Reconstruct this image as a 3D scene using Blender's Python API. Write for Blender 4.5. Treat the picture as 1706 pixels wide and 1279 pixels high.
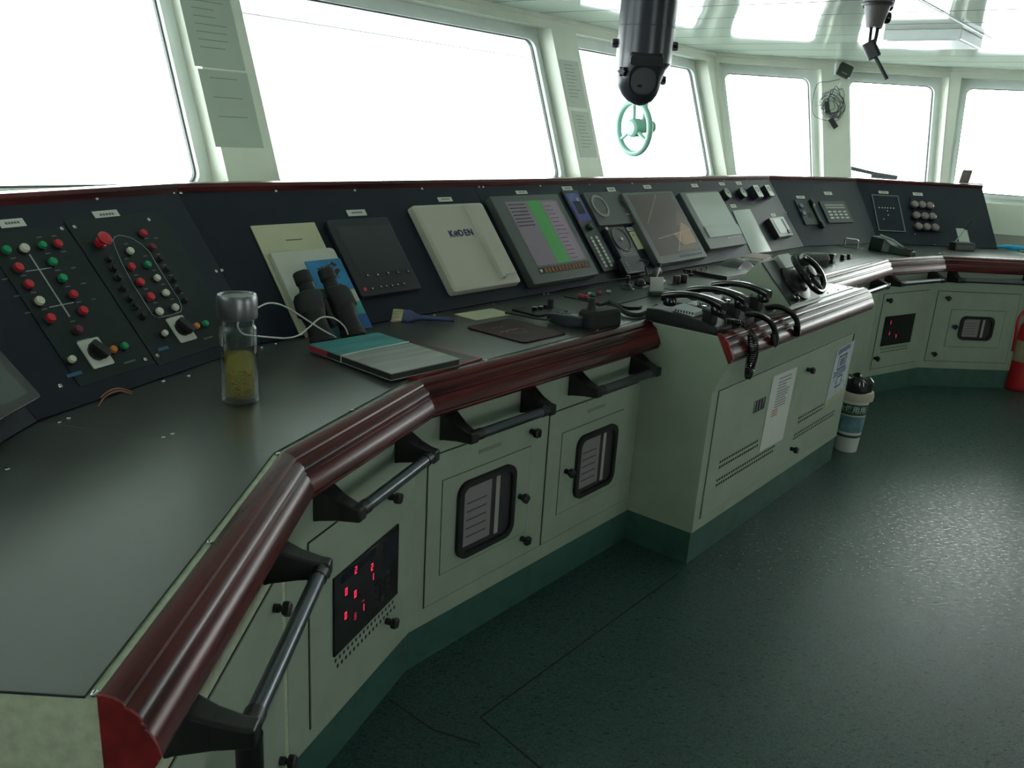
import bpy, math, random
from mathutils import Vector, Matrix

for o in list(bpy.data.objects): bpy.data.objects.remove(o)
SC = bpy.context.scene
COL = SC.collection
rad = math.radians

# ------------------------------------------------------------------ camera
FPX, PITCH, ROLL, EYE = 1416.4, rad(16.905), rad(3.5125), 1.5
_f = Vector((0, math.cos(PITCH), -math.sin(PITCH)))
_r0 = Vector((1, 0, 0)); _u0 = _r0.cross(_f)
_r = _r0 * math.cos(ROLL) + _u0 * math.sin(ROLL)
_u = _r.cross(_f)
CAMPOS = Vector((0, 0, EYE))
cam = bpy.data.objects.new('camera', bpy.data.cameras.new('camera'))
COL.objects.link(cam)
cam.matrix_world = Matrix(((_r.x, _u.x, -_f.x, 0), (_r.y, _u.y, -_f.y, 0), (_r.z, _u.z, -_f.z, EYE), (0, 0, 0, 1)))
cam.data.sensor_width = 36; cam.data.lens = FPX / 1706 * 36
cam.data.clip_start = 0.02; cam.data.clip_end = 500
SC.camera = cam

# ------------------------------------------------------------------ light
SC.view_settings.view_transform = 'Standard'; SC.view_settings.look = 'None'
SC.view_settings.gamma = 1.0; SC.view_settings.use_curve_mapping = False
SC.view_settings.exposure = -0.25
W = bpy.data.worlds.new('overcast_sky'); SC.world = W; W.use_nodes = True
wn, wl = W.node_tree.nodes, W.node_tree.links
bg = wn['Background']
wt = wn.new('ShaderNodeTexCoord'); ws = wn.new('ShaderNodeSeparateXYZ'); wr = wn.new('ShaderNodeValToRGB')
wl.new(wt.outputs['Generated'], ws.inputs[0]); wl.new(ws.outputs['Z'], wr.inputs[0]); wl.new(wr.outputs[0], bg.inputs[0])
wr.color_ramp.elements[0].position = 0.0; wr.color_ramp.elements[0].color = (0.80, 0.86, 0.88, 1)
wr.color_ramp.elements[1].position = 0.03; wr.color_ramp.elements[1].color = (1.0, 1.0, 0.985, 1)
for p_, c_ in ((0.32, 1.0), (0.46, 0.52), (1.0, 0.42)):   # hazy overcast, brightest low down
    e_ = wr.color_ramp.elements.new(p_); e_.color = (c_, c_, c_ * 0.99, 1)
bg.inputs[1].default_value = 15.0

# ------------------------------------------------------------------ materials
def new_mat(name):
    m = bpy.data.materials.new(name); m.use_nodes = True
    return m, m.node_tree.nodes, m.node_tree.links, m.node_tree.nodes['Principled BSDF']
def mat(name, col, rough=0.5, metal=0.0, noise=0.0, nscale=40, bump=0.0, bscale=200, coat=0.0, spec=0.5, emit=None, es=0.0, rvar=0.0, stretch=None, dark=None):
    m, n, l, b = new_mat(name)
    b.inputs['Base Color'].default_value = (*col, 1); b.inputs['Roughness'].default_value = rough
    b.inputs['Metallic'].default_value = metal; b.inputs['Specular IOR Level'].default_value = spec
    b.inputs['Coat Weight'].default_value = coat; b.inputs['Coat Roughness'].default_value = 0.08
    if emit: b.inputs['Emission Color'].default_value = (*emit, 1); b.inputs['Emission Strength'].default_value = es
    tc = n.new('ShaderNodeTexCoord'); src = tc.outputs['Object']
    if stretch:
        mp = n.new('ShaderNodeMapping'); mp.inputs['Scale'].default_value = stretch
        l.new(src, mp.inputs[0]); src = mp.outputs[0]
    if noise or rvar:
        t = n.new('ShaderNodeTexNoise'); t.inputs['Scale'].default_value = nscale; t.inputs['Detail'].default_value = 6
        l.new(src, t.inputs['Vector'])
        if noise:
            r = n.new('ShaderNodeValToRGB'); l.new(t.outputs['Fac'], r.inputs[0])
            d = dark or tuple(c * (1 - noise) for c in col)
            r.color_ramp.elements[0].position = 0.33; r.color_ramp.elements[0].color = (*d, 1)
            r.color_ramp.elements[1].position = 0.67; r.color_ramp.elements[1].color = (*[min(1, c * (1 + noise)) for c in col], 1)
            l.new(r.outputs[0], b.inputs['Base Color'])
        if rvar:
            q = n.new('ShaderNodeMapRange'); q.inputs[1].default_value = 0.3; q.inputs[2].default_value = 0.7
            q.inputs[3].default_value = rough - rvar; q.inputs[4].default_value = rough + rvar
            l.new(t.outputs['Fac'], q.inputs[0]); l.new(q.outputs[0], b.inputs['Roughness'])
    if bump:
        t2 = n.new('ShaderNodeTexNoise'); t2.inputs['Scale'].default_value = bscale; t2.inputs['Detail'].default_value = 3
        l.new(src, t2.inputs['Vector'])
        bp = n.new('ShaderNodeBump'); bp.inputs['Strength'].default_value = bump; bp.inputs['Distance'].default_value = 0.002
        l.new(t2.outputs['Fac'], bp.inputs['Height']); l.new(bp.outputs[0], b.inputs['Normal'])
    return m
M = {}
M['mint'] = mat('mint_enamel', (0.37, 0.43, 0.345), 0.42, noise=0.05, nscale=9, bump=0.1, bscale=120)
M['mint_speck'] = mat('speckled_mint_enamel', (0.56, 0.60, 0.45), 0.5, noise=0.12, nscale=60, bump=0.15, bscale=160)
M['wallpaint'] = mat('pale_green_wall_paint', (0.68, 0.70, 0.61), 0.45, noise=0.04, nscale=5, bump=0.08, bscale=60)
M['frame'] = mat('pale_window_frame_paint', (0.74, 0.78, 0.76), 0.35, noise=0.04, nscale=8)
M['gasket'] = mat('grey_rubber_gasket', (0.12, 0.13, 0.13), 0.6)
M['kick'] = mat('teal_plinth_paint', (0.045, 0.115, 0.095), 0.45, noise=0.15, nscale=14)
M['seal'] = mat('dark_door_gap', (0.01, 0.014, 0.012), 0.8)
M['panel'] = mat('blue_black_panel_enamel', (0.012, 0.015, 0.026), 0.42, spec=0.2, noise=0.08, nscale=12, bump=0.08, bscale=260)
M['desk'] = mat('charcoal_desk_laminate', (0.034, 0.037, 0.036), 0.29, spec=1.0, noise=0.10, nscale=7, rvar=0.012, bump=0.03, bscale=40)
M['desk'].node_tree.nodes['Principled BSDF'].inputs['IOR'].default_value = 1.6
M['black'] = mat('black_plastic', (0.012, 0.012, 0.014), 0.38)
M['blackmatte'] = mat('matt_black_rubber', (0.012, 0.013, 0.014), 0.7)
M['blackgloss'] = mat('gloss_black_plastic', (0.010, 0.010, 0.012), 0.12)
M['gunmetal'] = mat('gunmetal_tube', (0.09, 0.10, 0.115), 0.28, metal=0.7)
M['steel'] = mat('zinc_steel', (0.62, 0.62, 0.60), 0.25, metal=1.0)
M['chrome'] = mat('chrome', (0.8, 0.8, 0.8), 0.12, metal=1.0)
M['paper'] = mat('white_paper', (0.72, 0.71, 0.68), 0.8, noise=0.03, nscale=10)
M['cream'] = mat('cream_plastic', (0.62, 0.60, 0.48), 0.4)
M['koden'] = mat('warm_grey_cover_plastic', (0.47, 0.45, 0.38), 0.42)
M['ink'] = mat('dark_ink', (0.03, 0.03, 0.035), 0.7)
M['red'] = mat('red_push_button', (0.55, 0.015, 0.03), 0.35)
M['green'] = mat('green_push_button', (0.0, 0.28, 0.10), 0.35)
M['orange'] = mat('orange_lamp', (0.62, 0.20, 0.03), 0.35)
M['plate'] = mat('engraved_white_plate', (0.55, 0.55, 0.50), 0.5)

def wood():
    m, n, l, b = new_mat('mahogany_moulding')
    tc = n.new('ShaderNodeTexCoord'); mp = n.new('ShaderNodeMapping'); mp.inputs['Scale'].default_value = (2.0, 46, 46)
    t = n.new('ShaderNodeTexNoise'); t.inputs['Scale'].default_value = 1.0; t.inputs['Detail'].default_value = 7; t.inputs['Distortion'].default_value = 0.4
    r = n.new('ShaderNodeValToRGB'); r.color_ramp.elements[0].position = 0.35; r.color_ramp.elements[0].color = (0.028, 0.005, 0.006, 1)
    r.color_ramp.elements[1].position = 0.7; r.color_ramp.elements[1].color = (0.135, 0.017, 0.021, 1)
    l.new(tc.outputs['Object'], mp.inputs[0]); l.new(mp.outputs[0], t.inputs['Vector']); l.new(t.outputs['Fac'], r.inputs[0]); l.new(r.outputs[0], b.inputs['Base Color'])
    b.inputs['Roughness'].default_value = 0.24; b.inputs['Specular IOR Level'].default_value = 0.28; b.inputs['Coat Weight'].default_value = 0.0; b.inputs['Coat Roughness'].default_value = 0.1
    return m
M['wood'] = wood()
M['woodend'] = mat('red_moulding_end', (0.22, 0.012, 0.014), 0.5, noise=0.3, nscale=30)

def floor_mat():
    m, n, l, b = new_mat('teal_speckled_floor')
    tc = n.new('ShaderNodeTexCoord')
    t = n.new('ShaderNodeTexVoronoi'); t.inputs['Scale'].default_value = 230
    l.new(tc.outputs['Object'], t.inputs['Vector'])
    r = n.new('ShaderNodeValToRGB'); e = r.color_ramp.elements
    e[0].position = 0.0; e[0].color = (0.018, 0.045, 0.045, 1); e[1].position = 1.0; e[1].color = (0.062, 0.128, 0.120, 1)
    sp = n.new('ShaderNodeSeparateColor'); l.new(t.outputs['Color'], sp.inputs[0]); l.new(sp.outputs[0], r.inputs[0])
    big = n.new('ShaderNodeTexNoise'); big.inputs['Scale'].default_value = 1.7; big.inputs['Detail'].default_value = 4
    l.new(tc.outputs['Object'], big.inputs['Vector'])
    mx = n.new('ShaderNodeMix'); mx.data_type = 'RGBA'; mx.blend_type = 'MULTIPLY'; mx.inputs[0].default_value = 0.5
    rr = n.new('ShaderNodeValToRGB'); rr.color_ramp.elements[0].position = 0.3; rr.color_ramp.elements[0].color = (0.55, 0.6, 0.6, 1); rr.color_ramp.elements[1].position = 0.7
    l.new(big.outputs['Fac'], rr.inputs[0]); l.new(r.outputs[0], mx.inputs[6]); l.new(rr.outputs[0], mx.inputs[7]); l.new(mx.outputs[2], b.inputs['Base Color'])
    b.inputs['Roughness'].default_value = 0.42
    sc = n.new('ShaderNodeTexNoise'); sc.inputs['Scale'].default_value = 40; sc.inputs['Detail'].default_value = 8
    mpp = n.new('ShaderNodeMapping'); mpp.inputs['Rotation'].default_value = (0, 0, 0.6); mpp.inputs['Scale'].default_value = (1, 3.2, 1)
    l.new(tc.outputs['Object'], mpp.inputs[0]); l.new(mpp.outputs[0], sc.inputs['Vector'])
    q = n.new('ShaderNodeMapRange'); q.inputs[1].default_value = 0.35; q.inputs[2].default_value = 0.65; q.inputs[3].default_value = 0.25; q.inputs[4].default_value = 0.5
    l.new(sc.outputs['Fac'], q.inputs[0]); l.new(q.outputs[0], b.inputs['Roughness'])
    bp = n.new('ShaderNodeBump'); bp.inputs['Strength'].default_value = 0.2; bp.inputs['Distance'].default_value = 0.0007
    ad = n.new('ShaderNodeMath'); ad.operation = 'MULTIPLY_ADD'; ad.inputs[1].default_value = 0.25
    l.new(sp.outputs[0], ad.inputs[0]); l.new(sc.outputs['Fac'], ad.inputs[2]); l.new(ad.outputs[0], bp.inputs['Height']); l.new(bp.outputs[0], b.inputs['Normal'])
    return m
M['floor'] = floor_mat()

def ceiling_mat():
    m, n, l, b = new_mat('gloss_ceiling_panel')
    b.inputs['Base Color'].default_value = (0.50, 0.57, 0.48, 1); b.inputs['Roughness'].default_value = 0.07
    b.inputs['Specular IOR Level'].default_value = 0.10
    tc = n.new('ShaderNodeTexCoord'); t = n.new('ShaderNodeTexNoise'); t.inputs['Scale'].default_value = 1.2; t.inputs['Detail'].default_value = 0.5
    l.new(tc.outputs['Object'], t.inputs['Vector'])
    bp = n.new('ShaderNodeBump'); bp.inputs['Strength'].default_value = 0.5; bp.inputs['Distance'].default_value = 0.02
    l.new(t.outputs['Fac'], bp.inputs['Height']); l.new(bp.outputs[0], b.inputs['Normal'])
    return m
M['ceiling'] = ceiling_mat()

def glass_mat(name, tint=(1, 1, 1), k=0.6, pw_=5.0, base=0.03):
    m, n, l, b = new_mat(name)
    n.remove(b); out = n['Material Output']
    tr = n.new('ShaderNodeBsdfTransparent'); tr.inputs[0].default_value = (*tint, 1)
    gl = n.new('ShaderNodeBsdfGlossy'); gl.inputs['Roughness'].default_value = 0.02
    lw = n.new('ShaderNodeLayerWeight'); lw.inputs[0].default_value = 0.5
    pw = n.new('ShaderNodeMath'); pw.operation = 'POWER'; pw.inputs[1].default_value = pw_; l.new(lw.outputs['Facing'], pw.inputs[0])
    fr = n.new('ShaderNodeMath'); fr.operation = 'MULTIPLY_ADD'; fr.inputs[1].default_value = k; fr.inputs[2].default_value = base; l.new(pw.outputs[0], fr.inputs[0])
    mx = n.new('ShaderNodeMixShader'); l.new(fr.outputs[0], mx.inputs[0]); l.new(tr.outputs[0], mx.inputs[1]); l.new(gl.outputs[0], mx.inputs[2]); l.new(mx.outputs[0], out.inputs[0])
    return m
M['glass'] = glass_mat('clear_window_glass', (0.97, 1.0, 0.99))

# ------------------------------------------------------------------ mesh helper
class MB:
    def __init__(s): s.v = []; s.f = []; s.m = []; s.i = 0; s.T = Matrix.Identity(4)
    def add(s, vs, fs):
        b = len(s.v); s.v += [tuple(s.T @ Vector(p)) for p in vs]
        s.f += [tuple(b + i for i in q) for q in fs]; s.m += [s.i] * len(fs); return s
    def mi(s, i): s.i = i; return s
    def at(s, T): s.T = T; return s
    def box(s, x0, x1, y0, y1, z0, z1):
        return s.add([(x0, y0, z0), (x1, y0, z0), (x1, y1, z0), (x0, y1, z0), (x0, y0, z1), (x1, y0, z1), (x1, y1, z1), (x0, y1, z1)],
                     [(0, 3, 2, 1), (4, 5, 6, 7), (0, 1, 5, 4), (1, 2, 6, 5), (2, 3, 7, 6), (3, 0, 4, 7)])
    def hexa(s, p): # 8 points: bottom 4 ccw, top 4 ccw
        return s.add(p, [(0, 3, 2, 1), (4, 5, 6, 7), (0, 1, 5, 4), (1, 2, 6, 5), (2, 3, 7, 6), (3, 0, 4, 7)])
    def loft(s, rings, cap=True, closed=True):
        n = len(rings[0]); vs = [p for r in rings for p in r]; fs = []
        for k in range(len(rings) - 1):
            for i in range(n if closed else n - 1):
                j = (i + 1) % n; fs.append((k * n + i, k * n + j, (k + 1) * n + j, (k + 1) * n + i))
        if cap and closed: fs.append(tuple(range(n - 1, -1, -1))); fs.append(tuple((len(rings) - 1) * n + i for i in range(n)))
        return s.add(vs, fs)
    def prism(s, poly, z0, z1): return s.loft([[(x, y, z0) for x, y in poly], [(x, y, z1) for x, y in poly]])
    def taper(s, poly, z0, z1, k, cx=0, cy=0): return s.loft([[(x, y, z0) for x, y in poly], [(cx + (x - cx) * k, cy + (y - cy) * k, z1) for x, y in poly]])
    def ring(s, outer, inner, z0, z1):
        n = len(outer); vs = [(x, y, z) for z in (z0, z1) for P_ in (outer, inner) for x, y in P_]; fs = []
        for i in range(n):
            j = (i + 1) % n
            fs += [(i, n + i, n + j, j), (2 * n + i, 2 * n + j, 3 * n + j, 3 * n + i), (i, j, 2 * n + j, 2 * n + i), (n + i, 3 * n + i, 3 * n + j, n + j)]
        return s.add(vs, fs)
    def tube(s, pts, r, n=10, cap=True, rr=None):
        pts = [Vector(p) for p in pts]; rings = []; prev = None
        for i, p in enumerate(pts):
            d = (pts[min(i + 1, len(pts) - 1)] - pts[max(i - 1, 0)]).normalized()
            if prev is None:
                a = Vector((0, 0, 1)) if abs(d.z) < 0.9 else Vector((1, 0, 0)); x = d.cross(a).normalized()
            else:
                x = (prev - d * prev.dot(d)).normalized()
            prev = x; y = d.cross(x); q = rr[i] if rr else r
            rings.append([tuple(p + x * (q * math.cos(2 * math.pi * k / n)) + y * (q * math.sin(2 * math.pi * k / n))) for k in range(n)])
        return s.loft(rings, cap)
    def lathe(s, prof, n=24, cap=True): # profile list of (r,z) about local z
        return s.loft([[(r * math.cos(2 * math.pi * k / n), r * math.sin(2 * math.pi * k / n), z) for k in range(n)] for r, z in prof], cap)
    def cyl(s, x, y, z0, z1, r, r2=None, n=20):
        r2 = r if r2 is None else r2
        return s.loft([[(x + q * math.cos(2 * math.pi * k / n), y + q * math.sin(2 * math.pi * k / n), z) for k in range(n)] for q, z in ((r, z0), (r2, z1))])
    def torus(s, R_, r, n=40, k=8, a0=0, a1=2 * math.pi, z=0):
        full = abs(a1 - a0 - 2 * math.pi) < 1e-6; N = n if full else n + 1; rings = []
        for i in range(N):
            a = a0 + (a1 - a0) * i / n
            rings.append([((R_ + r * math.cos(b)) * math.cos(a), (R_ + r * math.cos(b)) * math.sin(a), z + r * math.sin(b)) for b in [2 * math.pi * j / k for j in range(k)]])
        if full: rings.append(rings[0])
        return s.loft(rings, cap=not full)
    def mesh(s, name, mats, smooth=False):
        me = bpy.data.meshes.new(name); me.from_pydata(s.v, [], s.f)
        if not isinstance(mats, (list, tuple)): mats = [mats]
        for m in mats: me.materials.append(M[m] if isinstance(m, str) else m)
        for p, i in zip(me.polygons, s.m): p.material_index = i
        me.validate(); me.update()
        import bmesh
        bm = bmesh.new(); bm.from_mesh(me); bmesh.ops.recalc_face_normals(bm, faces=bm.faces); bm.to_mesh(me); bm.free()
        if smooth: me.shade_smooth(); me.set_sharp_from_angle(angle=0.5)
        return me
    def obj(s, name, mats, parent=None, smooth=False, bevel=0, mw=None, label=None, seg=2):
        return put(name, s.mesh(name, mats, smooth), parent, mw, bevel, label, seg)
def put(name, me, parent=None, mw=None, bevel=0, label=None, seg=2):
    o = bpy.data.objects.new(name, me); COL.objects.link(o)
    if parent: o.parent = parent
    if mw is not None: o.matrix_basis = mw if isinstance(mw, Matrix) else Matrix.Translation(mw)
    if bevel:
        b = o.modifiers.new('bevel', 'BEVEL'); b.width = bevel; b.segments = seg; b.limit_method = 'ANGLE'; b.angle_limit = 0.6
        b.harden_normals = False
    if label: o['label'] = label
    return o
def tag(o, label, cat, group=None, kind=None):
    if label: o['label'] = label
    if cat: o['category'] = cat
    if group: o['group'] = group
    if kind: o['kind'] = kind
    return o
def thing(name, label, cat, mw=None, group=None):
    o = bpy.data.objects.new(name, None); COL.objects.link(o); o.empty_display_size = 0.05
    if mw is not None: o.matrix_basis = mw if isinstance(mw, Matrix) else Matrix.Translation(mw)
    return tag(o, label, cat, group)
def struct(o): o['kind'] = 'structure'; return o
def T(x, y, z=0): return Matrix.Translation((x, y, z))
def RZ(a): return Matrix.Rotation(a, 4, 'Z')
def RX(a): return Matrix.Rotation(a, 4, 'X')
def RY(a): return Matrix.Rotation(a, 4, 'Y')
def rrect(x0, x1, y0, y1, r, n=5):
    out = []
    for cx, cy, a in ((x1 - r, y1 - r, 0), (x0 + r, y1 - r, 90), (x0 + r, y0 + r, 180), (x1 - r, y0 + r, 270)):
        for k in range(n + 1):
            t = rad(a + 90 * k / n); out.append((cx + r * math.cos(t), cy + r * math.sin(t)))
    return out
_fc = {}
def text(s, size, m, parent, mw, name='lettering', bold=0.0, ext=0.0003, align='CENTER', sx=1.0):
    cu = bpy.data.curves.new('txt', 'FONT'); cu.body = s; cu.size = size; cu.extrude = ext; cu.offset = bold
    cu.align_x = align; cu.align_y = 'CENTER'; cu.resolution_u = 2
    o = bpy.data.objects.new('txt', cu); COL.objects.link(o)
    me = bpy.data.meshes.new_from_object(o.evaluated_get(bpy.context.evaluated_depsgraph_get()))
    bpy.data.objects.remove(o); me.materials.clear(); me.materials.append(M[m] if isinstance(m, str) else m)
    for p in me.polygons: p.material_index = 0
    return put(name, me, parent, mw @ Matrix.Scale(sx, 4, (1, 0, 0)))

# ------------------------------------------------------------------ plan of the console
ZD, ZK, ZT, DD, RR = 0.8645, 0.125, 1.267, 0.527, 0.325
HS = [90.0, 70.7, 51.5, 35.0, 6.1]
LEN = [0.734, 0.571, 3.9, 0.602, 2.2]
def dv(h): return Vector((math.cos(rad(h)), math.sin(rad(h))))
def nv(h): return Vector((-math.sin(rad(h)), math.cos(rad(h))))
FP = [None] * 6
FP[1] = Vector((-0.4365, 1.5316)); FP[0] = FP[1] - dv(HS[0]) * LEN[0]
for i in range(1, 5): FP[i + 1] = FP[i] + dv(HS[i]) * LEN[i]
def isect(a, h1, b, h2):
    A, B = dv(h1), dv(h2); det = A.x * (-B.y) + B.x * A.y; r = b - a
    return a + A * ((r.x * (-B.y) + B.x * r.y) / det)
def offp(pl, hs, o):
    out = [pl[0] + nv(hs[0]) * o]
    for i in range(len(hs) - 1): out.append(isect(pl[i] + nv(hs[i]) * o, hs[i], pl[i + 1] + nv(hs[i + 1]) * o, hs[i + 1]))
    return out + [pl[-1] + nv(hs[-1]) * o]
def sweep(mb, k, prof, sa=None, sb=None):
    """profile of (n, z) run along console side k; mitred at the corners unless a distance is given"""
    R0, R1 = [], []
    for n, z in prof:
        o = offp(FP, HS, n)
        a = o[k] if sa is None else FP[k] + dv(HS[k]) * sa + nv(HS[k]) * n
        b = o[k + 1] if sb is None else FP[k] + dv(HS[k]) * sb + nv(HS[k]) * n
        R0.append((a.x, a.y, z)); R1.append((b.x, b.y, z))
    inv = CF[k].inverted()
    return mb.loft([[tuple(inv @ Vector(p)) for p in R0], [tuple(inv @ Vector(p)) for p in R1]])
def frame(o, x, y, z): return Matrix(((x.x, y.x, z.x, o.x), (x.y, y.y, z.y, o.y), (x.z, y.z, z.z, o.z), (0, 0, 0, 1)))
AL = math.atan2(ZT - ZD, RR); SLEN = math.hypot(ZT - ZD, RR)
CF, DF, PF = [], [], []
for k in range(5):
    u, n = dv(HS[k]).to_3d(), nv(HS[k]).to_3d(); up = Vector((0, 0, 1)); o = FP[k].to_3d()
    CF.append(frame(o, u, up, u.cross(up)))
    DF.append(frame(o + up * ZD, u, n, up))
    pu = n * math.cos(AL) + up * math.sin(AL)
    PF.append(frame(o + n * DD + up * ZD, u, pu, u.cross(pu)))
def hit(Fm, px, py, off=0.0):
    """where the sight line through a point of the photograph meets a plane of the room, in that plane's own coordinates"""
    d = _f + _r * ((px - 853) / FPX) - _u * ((py - 639.5) / FPX)
    n = Vector(Fm.col[2][:3]); o = Vector(Fm.col[3][:3]) + n * off
    p = CAMPOS + d * ((o - CAMPOS).dot(n) / d.dot(n)); q = Fm.inverted() @ p
    return q.x, q.y
def quad(Fm, pts, off=0.0):
    """average an outline seen on a plane to an upright rectangle x0,x1,y0,y1 (points: tl,tr,br,bl)"""
    h = [hit(Fm, *p, off) for p in pts]
    return ((h[0][0] + h[3][0]) / 2, (h[1][0] + h[2][0]) / 2, (h[2][1] + h[3][1]) / 2, (h[0][1] + h[1][1]) / 2)
# ================================================================== SETTING
ZC, TAU = 2.1, 0.36
cC = Vector((1.341, 6.789)); cE = Vector((3.153, 6.866))
uC, nC = dv(51.5), nv(51.5)
aC = cC - uC * 6.70
WH = [97.5, 51.5, 2.43, -20.0]
WP = [aC - dv(97.5) * 2.4, aC, cC, cE, cE + dv(-20) * 3.3]
NSL = ['left', 'front', 'front_right', 'right']
def wpt(k, s, z, out=0.0):
    n = out - TAU * (ZC - z); o = offp(WP, WH, n)
    if s == 'a': p = o[k]
    elif s == 'b': p = o[k + 1]
    else: p = WP[k] + dv(WH[k]) * s + nv(WH[k]) * n
    return (p.x, p.y, z)
TH = 0.15
def wpiece(mb, k, s0, s1, z0, z1):
    """s0, s1 = (bottom, top) pairs"""
    p = lambda s, z, o: wpt(k, s, z, o)
    mb.hexa([p(s0[0], z0, 0), p(s1[0], z0, 0), p(s1[0], z0, TH), p(s0[0], z0, TH), p(s0[1], z1, 0), p(s1[1], z1, 0), p(s1[1], z1, TH), p(s0[1], z1, TH)])
ZS, ZH = 1.16, 2.035
wins = {0: [((0.25, 0.25), (2.15, 2.15))],
        1: [((0.30, 0.30), (2.392, 2.392)), ((2.622, 2.622), (4.672, 4.672)), ((4.912, 4.912), (6.545, 6.572))],
        2: [((0.20, 0.05), (0.87, 0.82)), ((1.07, 1.02), (1.735, 1.80))],
        3: [((0.10, 0.08), (1.35, 1.35)), ((1.58, 1.58), (2.95, 2.95))]}
wn_ = 0
for k in range(4):
    mb = MB(); ws_ = wins[k]; edges = [('a', 'a')] + [e for w in ws_ for e in w] + [('b', 'b')]
    lo = lambda e, t: e[0] if isinstance(e[0], str) else e[0] + (e[1] - e[0]) * t
    for i in range(0, len(edges), 2): wpiece(mb, k, edges[i], edges[i + 1], ZS, ZH)
    mb.hexa([wpt(k, 'a', ZH), wpt(k, 'b', ZH), wpt(k, 'b', ZH, TH), wpt(k, 'a', ZH, TH), wpt(k, 'a', ZC + .03), wpt(k, 'b', ZC + .03), wpt(k, 'b', ZC + .03, TH), wpt(k, 'a', ZC + .03, TH)])
    mb.hexa([wpt(k, 'a', 0.95), wpt(k, 'b', 0.95), wpt(k, 'b', 0.95, TH), wpt(k, 'a', 0.95, TH), wpt(k, 'a', ZS), wpt(k, 'b', ZS), wpt(k, 'b', ZS, TH), wpt(k, 'a', ZS, TH)])
    b = [wpt(k, 'a', .95, .06), wpt(k, 'b', .95, .06), wpt(k, 'b', .95, TH + .05), wpt(k, 'a', .95, TH + .05)]
    mb.hexa([(x, y, 0) for x, y, z in b] + [(x, y, .95) for x, y, z in b])
    struct(mb.obj('wall_' + NSL[k], 'wallpaint'))
    for w in ws_:
        wn_ += 1
        def loc(s, z, o): # s in 0..1 across the opening
            t = (z - ZS) / (ZH - ZS); a = w[0][0] + (w[0][1] - w[0][0]) * t; c = w[1][0] + (w[1][1] - w[1][0]) * t
            return Vector(wpt(k, a + (c - a) * s, z, o))
        wd = w[1][1] - w[0][1]; hh = ZH - ZS; r = 0.075
        def ringpts(m0, mt, mbm, rr_, o):
            pl = rrect(m0, wd - m0, mbm, hh - mt, rr_, 6)
            return [tuple(loc(x / wd, ZS + y, o)) for x, y in pl]
        # frame: filler from the square opening to a rounded hole, then a narrow bead
        fm = MB()
        sq = []
        for x, y in rrect(0, wd, 0, hh, 1e-4, 6): sq.append((x, y))
        def band(o0, o1, outer, inner):
            n = len(outer)
            A = [tuple(loc(x / wd, ZS + y, o0)) for x, y in outer]; B = [tuple(loc(x / wd, ZS + y, o0)) for x, y in inner]
            C_ = [tuple(loc(x / wd, ZS + y, o1)) for x, y in outer]; D_ = [tuple(loc(x / wd, ZS + y, o1)) for x, y in inner]
            fs = []
            for i in range(n):
                j = (i + 1) % n; fs += [(i, j, n + j, n + i), (2 * n + i, 3 * n + i, 3 * n + j, 2 * n + j), (n + i, n + j, 3 * n + j, 3 * n + i)]
            fm.add(A + B + C_ + D_, fs)
        band(.105, .15, sq, rrect(.035, wd - .035, .035, hh - .045, r, 6))
        band(.095, .13, rrect(.030, wd - .030, .030, hh - .040, r, 6), rrect(.055, wd - .055, .055, hh - .065, r - .02, 6))
        fo = struct(fm.obj('window_%d' % wn_, 'frame'))
        gk = MB(); fm2, fm = fm, gk
        band(.118, .135, rrect(.053, wd - .053, .053, hh - .063, r - .02, 6), rrect(.062, wd - .062, .062, hh - .072, r - .028, 6))
        g_o = gk.obj('gasket', 'gasket', fo)
        pl = [tuple(loc(x / wd, ZS + y, .125)) for x, y in rrect(.058, wd - .058, .058, hh - .068, r - .024, 6)]
        pl2 = [tuple(loc(x / wd, ZS + y, .131)) for x, y in rrect(.058, wd - .058, .058, hh - .068, r - .024, 6)]
        MB().loft([pl, pl2]).obj('pane', 'glass', fo)
# rest of the room behind the camera, with windows added to brighten the cabinets
pL, pR = WP[0], WP[4]
def plainwall(name, a, b, fill_wins_=(), z1=ZC + .03, z0w=1.0, z1w=1.98):
    """upright wall from a to b with added fill window openings given as distances along it"""
    global wn_
    a, b = Vector(a), Vector(b); L_ = (b - a).length; d = (b - a).normalized(); F_ = frame(Vector((a.x, a.y, 0)), d.to_3d(), Vector((-d.y, d.x, 0)), Vector((0, 0, 1)))
    m = MB(); e = [0] + [v for w in fill_wins_ for v in w] + [L_]
    m.box(0, L_, 0, .1, 0, z0w); m.box(0, L_, 0, .1, z1w, z1)
    for i in range(0, len(e), 2): m.box(e[i], e[i + 1], 0, .1, z0w, z1w)
    struct(m.obj(name, 'wallpaint', mw=F_))
    for w in fill_wins_:
        wn_ += 1; m = MB(); m.at(F_ @ T(0, .06, 0) @ RX(rad(90)))
        m.ring(rrect(w[0], w[1], z0w, z1w, .002), rrect(w[0] + .05, w[1] - .05, z0w + .05, z1w - .05, .06), -.02, .02)
        o = struct(m.obj('window_%d' % wn_, 'frame'))  # out of view, added for its light
        m = MB(); m.at(F_); m.box(w[0] + .04, w[1] - .04, .058, .064, z0w + .04, z1w - .04); m.obj('pane', 'glass', o)
plainwall('wall_back_left', (pL.x + .05, -2.8), (pL.x + .05, pL.y + .5), [])
plainwall('wall_back', (pR.x, -2.8), (pL.x, -2.8), [(3.4, 4.4)])  # unseen window added as fill light for the console fronts
plainwall('wall_back_right', (pR.x - .12, pR.y + .1), (pR.x - .12, -2.8), [(4.8, 5.7)])  # another added window, lighting the cabinets from the right
fl = MB(); fl.box(-4, 7.5, -3, 8.5, -0.05, 0); struct(fl.obj('floor', 'floor'))
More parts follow.
